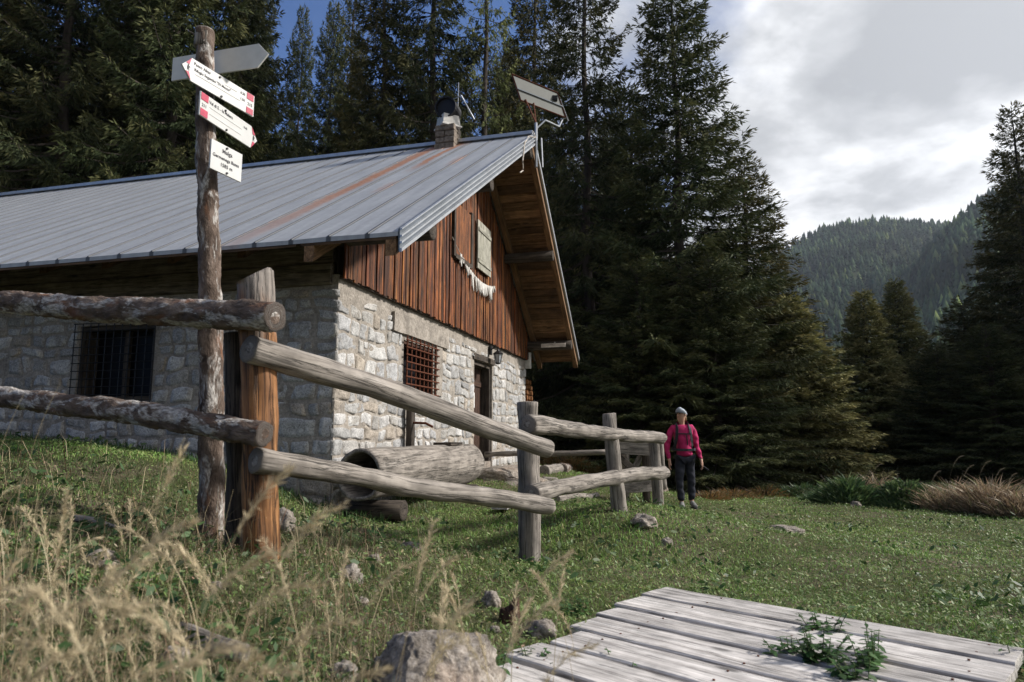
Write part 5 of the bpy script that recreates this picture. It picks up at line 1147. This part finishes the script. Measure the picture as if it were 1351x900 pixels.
# shrubs and tan reeds at the far edge of the meadow
def shrub(name, px, Y, w_, h, N, cols, p_, lab, cat, seed, ln=(.25, .55), wd=.012, grp=None, droop=.15):
    r = np.random.RandomState(seed); c = at(px, 640, Y); z0 = g1(c.x, Y); a = r.uniform(0, 6.28, N); rr2 = w_*np.sqrt(r.rand(N)); bx = np.cos(a)*rr2*.8; by = np.sin(a)*rr2*.6; lift = h*np.clip(1-(rr2/w_)**2, .1, 1)*r.rand(N)*.75
    n = N; L_ = r.uniform(*ln, n)*h*1.2*r.uniform(.4, 1.3, n); d_ = norm(np.stack([np.cos(a)*.3+r.normal(0, .5, n), np.sin(a)*.3+r.normal(0, .5, n), np.full(n, .9)], 1)); b = np.stack([bx, by, lift], 1); w2 = norm(np.cross(d_, r.normal(0, 1, (n, 3))))*(wd*r.uniform(.6, 1.4, n))[:, None]
    mid = b+d_*(L_*.5)[:, None]; tip = b+d_*(L_*.9)[:, None]+np.stack([np.cos(a), np.sin(a), -np.full(n, droop)], 1)*(L_*.3)[:, None]
    V = np.stack([b, mid+w2, tip, mid-w2], 1).reshape(-1, 3); C = pal(r, n, cols, p_)
    root = empty(name, (c.x, Y, z0-.03), 0, lab, cat, grp); big_mesh('foliage', V, np.arange(4*n).reshape(-1, 4), M['leaf'], {'tint': np.repeat(C, 4, 0)}, root)
    mb = MB()
    for i in range(7): a_ = r.uniform(0, 6.28); tube(mb, [(0, 0, 0), (math.cos(a_)*w_*.4, math.sin(a_)*w_*.3, h*.5), (math.cos(a_)*w_*.7, math.sin(a_)*w_*.5, h*r.uniform(.8, 1.15))], [.012, .008, .003], 4)
    mb.build('stems', M['trunk'], root); return root
GRC = ((.055, .105, .045), (.085, .14, .05), (.14, .19, .075)); TAN = ((.33, .25, .16), (.24, .17, .11), (.42, .33, .23), (.13, .15, .06))
shrub('shrub', 1118, 13.6, .75, .62, 4200, GRC, [.4, .4, .2], 'blue green shrub with long leaves, leftmost at the meadow edge', 'shrub', 1, ln=(.2, .4), wd=.014)
shrub('shrub', 1192, 13.2, .85, .68, 6500, GRC, [.3, .4, .3], 'rounded leafy green shrub beside the tan dry grass', 'shrub', 2, ln=(.08, .2), wd=.02)
shrub('dry_clump', 1155, 13.9, .55, .60, 1200, TAN, [.4, .3, .2, .1], 'narrow tan clump between the two green shrubs', 'dry grass', 3, wd=.008)
for i, (px, Y, w_, h, lab) in enumerate([(1258, 12.8, .95, .46, 'tan dry grass clump next to the rounded green shrub'), (1305, 12.3, .8, .56, 'tall tan dry grass clump nearer the right edge'), (1350, 11.8, .8, .44, 'tan dry grass clump at the right picture edge'), (1420, 12.5, 1.0, .6, 'tan dry grass clump beyond the right edge')]): shrub('dry_clump', px, Y, w_, h, 2800, TAN, [.35, .3, .25, .1], lab, 'dry grass', 4+i, ln=(.3, .7), wd=.008)
for i, (px, py, Y) in enumerate([(1262, 585, 12.8), (1280, 600, 12.7), (1300, 592, 12.3), (1322, 604, 12.2), (1340, 612, 11.9), (1160, 600, 13.9), (1240, 610, 13.0)]):
    p = at(px, py, Y); z_ = g1(p.x-.2, Y); V, F, C = plume((p.x-.25, Y, z_), p.z-z_, .2, .35, 900+i, .4); mb = MB(); Vn = np.array(V); mb.add(Vn, F, tint=np.array(C)*.45); o = mb.build('seed_stalk', M['leaf']); tag(o, 'tall brown seed stalk nodding above the tan grass at the right', 'dry stalk', 'seed stalks above the tan grass')
for i, (px, Y, w_, h) in enumerate([(735, 17.5, .8, .5), (760, 17.2, .7, .45), (965, 15.5, .8, .28), (1010, 16.5, 1.0, .28), (935, 14.4, .5, .22)]): shrub('dry_clump', px, Y, w_, h, 1200, ((.26, .15, .06), (.20, .12, .05), (.10, .10, .03)), [.4, .3, .3], ['rusty dry clump behind the thin rail, left of the two', 'rusty dry clump behind the thin rail, right of the two', 'low brown clump right of the hiker under the spruces', 'low brown clump farthest right under the tall spruces', 'low brown tuft just behind the hiker'][i], 'dry grass', 20+i, wd=.008)
for i, (px, Y, w_, h, lab) in enumerate([(1060, 16.5, .9, .3, 'low green bush under the brownish spruce at the meadow end'), (1085, 15, .6, .25, 'low green tuft left of the blue green shrub')]): shrub('shrub', px, Y, w_, h, 1600, GRC, [.4, .4, .2], lab, 'shrub', 40+i)

# ------------------------------------------------------------------ the hiker
M['skin'] = flat('skin', (.46, .27, .19), .55, .35, 0, .05, 30)
M['jacket'] = flat('magenta fleece jacket', (.40, .022, .105), .8, .2, 0, .22, 9)
M['trousers'] = flat('dark blue trousers', (.022, .024, .034), .85, .2, 0, .3, 9)
M['shoe'] = flat('grey hiking shoe', (.17, .17, .165), .75, .25, 0, .4, 30)
M['sole'] = flat('dark sole', (.03, .03, .03), .8)
M['strap'] = flat('black webbing', (.022, .022, .028), .75)
M['cap'] = flat('pale grey blue cap', (.34, .38, .42), .8, .2, 0, .35, 26)
M['hair'] = flat('light brown hair', (.20, .12, .06), .6, .3, 0, .35, 60)
M['eye'] = flat('dark eyes', (.03, .02, .018), .35)
M['lips'] = flat('lips', (.38, .13, .11), .5)
pq = at(903, 671, 11.82); HX, HY = pq.x, pq.y; HZ = g1(HX, HY)+.004
KP = (pq.z+1.69-pq.z)/1.69
def skin(name, verts, edges, m, parent, root=0, sub=2, post=None):
    """one continuous surface grown round joints; verts = (x, y, z, rx, ry)"""
    me = bpy.data.meshes.new(name); me.from_pydata([v[:3] for v in verts], edges, []); ob = bpy.data.objects.new(name, me); COL.objects.link(ob)
    ob.modifiers.new('s', 'SKIN').use_smooth_shade = True; sd_ = ob.modifiers.new('u', 'SUBSURF'); sd_.levels = sub; sd_.render_levels = sub
    for i, v in enumerate(verts): s_ = me.skin_vertices[0].data[i]; s_.radius = (v[3], v[4]); s_.use_root = (i == root)
    dg = bpy.context.evaluated_depsgraph_get(); dg.update(); out = bpy.data.meshes.new_from_object(ob.evaluated_get(dg)); bpy.data.objects.remove(ob)
    if post:
        for v in out.vertices: v.co = post(v.co.copy())
    out.materials.clear(); out.materials.append(M[m]); out.shade_smooth(); out.name = name
    o = bpy.data.objects.new(name, out); COL.objects.link(o); o.parent = parent; return o
def hiker():
    root = empty('person', (HX, HY, HZ), 0, 'person in magenta jacket, dark trousers and pale cap walking across the meadow', 'person')
    fd = Vector((-.80, -.58, .16)).normalized(); fs = Vector((fd.y, -fd.x, 0)).normalized()*-1
    hc = Vector((0.0, -.01, 1.575))                                   # centre of the head
    V = []; E_ = []
    def add(x, y, z, rx, ry=None, link=None):
        V.append((x, y, z, rx, ry or rx)); 
        if link is not None: E_.append((link, len(V)-1))
        return len(V)-1
    pel = add(.035, .01, .90, .10, .065); wa = add(.02, .01, 1.06, .085, .055, pel); ch = add(.01, 0, 1.25, .12, .075, wa); nb = add(.005, .005, 1.375, .06, .05, ch); nk = add(0, -.005, 1.435, .046, .05, nb)
    jw = add(hc.x+fd.x*.018, hc.y+fd.y*.018, 1.508, .066, .070, nk); cr_ = add(hc.x, hc.y, 1.59, .080, .088, jw); add(hc.x-fd.x*.012, hc.y-fd.y*.012, 1.635, .062, .068, cr_)
    for sx_, kn, ft, yk in ((-1, -.085, -.05, -.05), (1, .135, .15, .05)):
        h_ = add(.035+sx_*.080, 0, .82, .070, .070, pel); k1 = add((.035+sx_*.085+kn)/2, yk*.6, .63, .070, .075, h_); k_ = add(kn, yk*.7-.02, .45, .052, .055, k1); c_ = add((kn+ft)/2, yk+.01, .30, .048, .052, k_); a_ = add(ft, yk+.03, .09, .034, .038, c_); add(ft-.01*sx_*0, yk-.10, .035, .032, .028, a_)
    hands = []
    for sx_, sh, el, hd_, yy in ((-1, (-.165, .0, 1.345), (-.262, .01, 1.04), (-.238, -.04, .80), -.05), (1, (.175, .0, 1.345), (.245, .03, 1.04), (.305, -.05, .80), -.06)):
        s_ = add(*sh, .055, .055, ch); m_ = add((sh[0]+el[0])/2+sx_*.012, sh[1], (sh[2]+el[2])/2, .042, .042, s_); e_ = add(*el, .036, .036, m_); f_ = add((el[0]+hd_[0])/2, (el[1]+hd_[1])/2, (el[2]+hd_[2])/2, .032, .032, e_); w_ = add(*hd_, .022, .026, f_)
        p_ = add(hd_[0]+sx_*.005, hd_[1]-.008, hd_[2]-.055, .018, .034, w_); hands.append(Vector((hd_[0]+sx_*.005, hd_[1]-.01, hd_[2]-.09)))
        for q, (dy, ln) in enumerate(((-.030, .068), (-.010, .078), (.010, .072), (.028, .058))):
            b_ = add(hd_[0]+sx_*.006, hd_[1]-.008+dy, hd_[2]-.092, .0095, .0095, p_); c_ = add(hd_[0]+sx_*.002, hd_[1]-.01+dy, hd_[2]-.092-ln*.5, .0085, .0085, b_); add(hd_[0]-sx_*.020, hd_[1]-.014+dy, hd_[2]-.092-ln*.85, .0075, .0075, c_)
        t1 = add(hd_[0]-sx_*.008, hd_[1]-.042, hd_[2]-.045, .011, .011, w_); add(hd_[0]-sx_*.018, hd_[1]-.055, hd_[2]-.085, .009, .009, t1)
    def face(c):
        d_ = c-hc
        if c.z > 1.48:
            a_ = d_.dot(fd); s_ = d_.dot(fs); z_ = d_.z
            if a_ > .03:
                c += fd*.026*math.exp(-((s_/.011)**2+((z_+.008)/.020)**2))     # nose
                c += fd*.008*math.exp(-((s_/.020)**2+((z_+.048)/.010)**2))     # mouth
                c += fd*.010*math.exp(-((s_/.025)**2+((z_+.078)/.016)**2))     # chin
                for q in (-1, 1): c -= fd*.008*math.exp(-(((s_-q*.030)/.014)**2+((z_-.014)/.010)**2))  # eye sockets
        return c
    skin('body', V, E_, 'skin', root, 0, 2, face)
    up = Vector((0, 0, 1)); bod = [c for c in root.children][0]
    def dot_(name, c, r, m, fl=(1, 1, 1)):
        mb = MB(); bm = bmesh.new(); bmesh.ops.create_icosphere(bm, subdivisions=2, radius=1); mb.add([tuple(c+fd*v.co.x*r*fl[0]+fs*v.co.y*r*fl[1]+up*v.co.z*r*fl[2]) for v in bm.verts], [tuple(v.index for v in f.verts) for f in bm.faces]); bm.free(); return mb.build(name, M[m], root, smooth=True)
    for q in (-1, 1): dot_('eye', hc+fd*.078+fs*q*.030+up*.012, .011, 'eye', (.6, 1.2, .7)); dot_('ear', hc-fd*.005+fs*q*.084-up*.005, .024, 'skin', (.7, .35, 1.1))
    dot_('mouth', hc+fd*.083-up*.050, .018, 'lips', (.5, 1.1, .35))
    # cap with brim
    mb = MB(); n = 22; Vc = []; Lv = [(.0, .094), (.030, .098), (.060, .086), (.085, .058), (.098, .022)]
    for z_, r_c in Lv:
        for j in range(n): a_ = 6.283*j/n; Vc.append(tuple(hc+up*(.022+z_)+fd*math.cos(a_)*r_c*1.06+fs*math.sin(a_)*r_c*.96+up*(-.018*math.cos(a_+math.pi)-.010)))
    F = [(i*n+j, i*n+(j+1) % n, (i+1)*n+(j+1) % n, (i+1)*n+j) for i in range(len(Lv)-1) for j in range(n)]+[tuple(range(4*n, 5*n)), tuple(range(n))[::-1]]
    mb.add(Vc, F); cp = mb.build('cap', M['cap'], root, smooth=True)
    mb = MB(); Vb = []
    for k in (0, 1):
        for rr2 in (.088, .155):
            for j in range(9): a_ = -.95+1.9*j/8; Vb.append(tuple(hc+up*(.034-k*.007-(rr2-.088)*.28)+fd*math.cos(a_)*(rr2 if rr2 < .1 else rr2*(1-.1*abs(a_)))+fs*math.sin(a_)*rr2*.80))
    F = [(j, j+1, 10+j, 9+j) for j in range(8)]+[(18+j, 27+j, 28+j, 19+j) for j in range(8)]+[(9+j, 10+j, 28+j, 27+j) for j in range(8)]; mb.add(Vb, F); mb.build('brim', M['strap'], cp)
    skin('hair', [tuple(hc-fd*.045+up*-.005)+(.070, .058), tuple(hc-fd*.070-up*.065)+(.048, .042), tuple(hc-fd*.085-fs*.02-up*.12)+(.030, .028), tuple(hc-fd*.06-fs*.04-up*.19)+(.014, .014)], [(0, 1), (1, 2), (2, 3)], 'hair', root)
    # clothing
    J = []; JE = []
    def ja(x, y, z, rx, ry, link=None):
        J.append((x, y, z, rx, ry)); 
        if link is not None: JE.append((link, len(J)-1))
        return len(J)-1
    h0 = ja(.035, 0, .850, .190, .150); h1 = ja(.033, 0, .94, .178, .138, h0); w0 = ja(.022, 0, 1.07, .150, .118, h1); c0 = ja(.01, 0, 1.26, .160, .125, w0); n0 = ja(.005, .005, 1.395, .105, .085, c0); ja(0, 0, 1.475, .066, .066, n0)
    for sx_, sh, el, hd_ in ((-1, (-.160, .0, 1.345), (-.265, .01, 1.04), (-.240, -.037, .815)), (1, (.170, .0, 1.345), (.250, .03, 1.04), (.303, -.047, .815))):
        s_ = ja(*sh, .072, .072, c0); m_ = ja((sh[0]+el[0])/2+sx_*.014, sh[1], (sh[2]+el[2])/2, .058, .060, s_); e_ = ja(*el, .050, .052, m_); f_ = ja((el[0]+hd_[0])/2, (el[1]+hd_[1])/2, (el[2]+hd_[2])/2, .045, .045, e_); ja(*hd_, .034, .034, f_)
    def fold(c): return c+Vector((mnoise.noise(c*9), mnoise.noise(c*9+Vector((7, 0, 0))), mnoise.noise(c*8+Vector((0, 5, 0)))))*.014+Vector((0, -.006*math.sin(c.z*55+c.x*20), 0))
    skin('jacket', J, JE, 'jacket', root, 0, 2, fold)
    T_ = [(.035, 0, .90, .145, .105)]; TE = []
    for sx_, kn, ft, yk in ((-1, -.085, -.05, -.05), (1, .135, .15, .05)):
        b = len(T_); T_ += [(.035+sx_*.080, 0, .83, .096, .096), ((.035+sx_*.080+kn)/2, yk*.6, .64, .084, .086), (kn, yk*.7-.02, .45, .068, .070), ((kn+ft)/2, yk+.01, .28, .062, .066), (ft, yk+.025, .115, .056, .062)]; TE += [(0, b)]+[(b+i, b+i+1) for i in range(4)]
    skin('trousers', T_, TE, 'trousers', root, 0, 2, fold)
    for ft, yk, dx in ((-.05, -.05, -.03), (.15, .05, .02)):
        s_ = skin('shoe', [(ft, yk+.05, .075, .045, .055), (ft, yk+.01, .085, .046, .055), (ft+dx*.5, yk-.07, .055, .045, .042), (ft+dx, yk-.15, .040, .042, .028)], [(0, 1), (1, 2), (2, 3)], 'shoe', root, 0, 2, lambda c: Vector((c.x, c.y, max(c.z, .018))))
        mb = MB(); V2 = []; n = 16
        for z_ in (0.0, .024):
            for j in range(n): a_ = 6.283*j/n; V2.append((ft+dx*.5-dx*.5*math.sin(a_)+.047*math.cos(a_), yk-.045+.135*math.sin(a_), z_))
        mb.add(V2, [tuple(range(n))[::-1], tuple(range(n, 2*n))]+[(j, (j+1) % n, n+(j+1) % n, n+j) for j in range(n)]); mb.build('sole', M['sole'], s_)
    # backpack worn over the jacket
    bp = empty('backpack', (HX, HY, HZ+1.0), 0, 'small dark backpack on the hiker with black shoulder straps and chest strap', 'backpack')
    skin('bag', [(.02, .19, -.05, .12, .075), (.015, .205, .10, .135, .09), (.01, .19, .27, .125, .08), (.01, .17, .38, .08, .055)], [(0, 1), (1, 2), (2, 3)], 'strap', bp)
    def ribbon(name, pts, w_):
        mb = MB(); P = [Vector(p) for p in pts]; V3 = []
        for i, p in enumerate(P):
            d_ = (P[min(i+1, len(P)-1)]-P[max(i-1, 0)]).normalized(); nrm = Vector((p.x*.5, p.y, .0)).normalized(); s_ = d_.cross(nrm).normalized()*w_/2
            V3 += [tuple(p-s_), tuple(p+s_), tuple(p+s_+nrm*.010), tuple(p-s_+nrm*.010)]
        F = [(0, 1, 2, 3), tuple(len(V3)-4+i for i in (3, 2, 1, 0))]+[(i*4+j, (i+1)*4+j, (i+1)*4+(j+1) % 4, i*4+(j+1) % 4) for i in range(len(P)-1) for j in range(4)]
        mb.add(V3, F); return mb.build(name, M['strap'], bp)
    for q in (-1, 1): ribbon('shoulder_strap', [(q*.085, .13, .36), (q*.095, .05, .425), (q*.10, -.05, .415), (q*.108, -.115, .34), (q*.118, -.135, .24), (q*.130, -.128, .14), (q*.145, -.09, .05), (q*.160, .0, .0)], .048)
    ribbon('chest_strap', [(-.115, -.140, .25), (-.05, -.150, .252), (.02, -.150, .25), (.115, -.142, .25)], .020)
    ribbon('hip_belt', [(-.175, .05, .0), (-.170, -.055, -.01), (-.125, -.132, -.015), (-.03, -.160, -.02), (.05, -.160, -.02), (.16, -.132, -.015), (.205, -.045, -.01), (.210, .05, .0)], .040)
    ribbon('hanging_webbing', [(.03, -.150, .25), (.05, -.152, .15), (.05, -.148, .06)], .014)
    hp = hands[1]; mb = MB(); tube(mb, [(-.03, .01, .015), (.02, -.02, -.01), (.10, -.05, -.07)], [.013, .013, .007], 8)
    pole = mb.build('folded_pole', M['strap']); pole.location = Vector((HX, HY, HZ))+hp; tag(pole, 'short dark folded pole held in the hand on the right', 'hiking pole')
hiker()

# ------------------------------------------------------------------ air
mb = MB(); box(mb, (-1500, -40, -6), (2600, 2000, 640)); hz = mb.build('haze', bpy.data.materials.new('haze')); tag(hz, 'thin mountain air', 'haze', kind='stuff')
hm = hz.data.materials[0]; hm.use_nodes = True; t = NT(hm.node_tree); pv = t.add('ShaderNodeVolumePrincipled', {'Color': (.80, .88, 1.0, 1), 'Density': .00009, 'Anisotropy': .2}); t.add('ShaderNodeOutputMaterial', {'Volume': pv.outputs[0]})
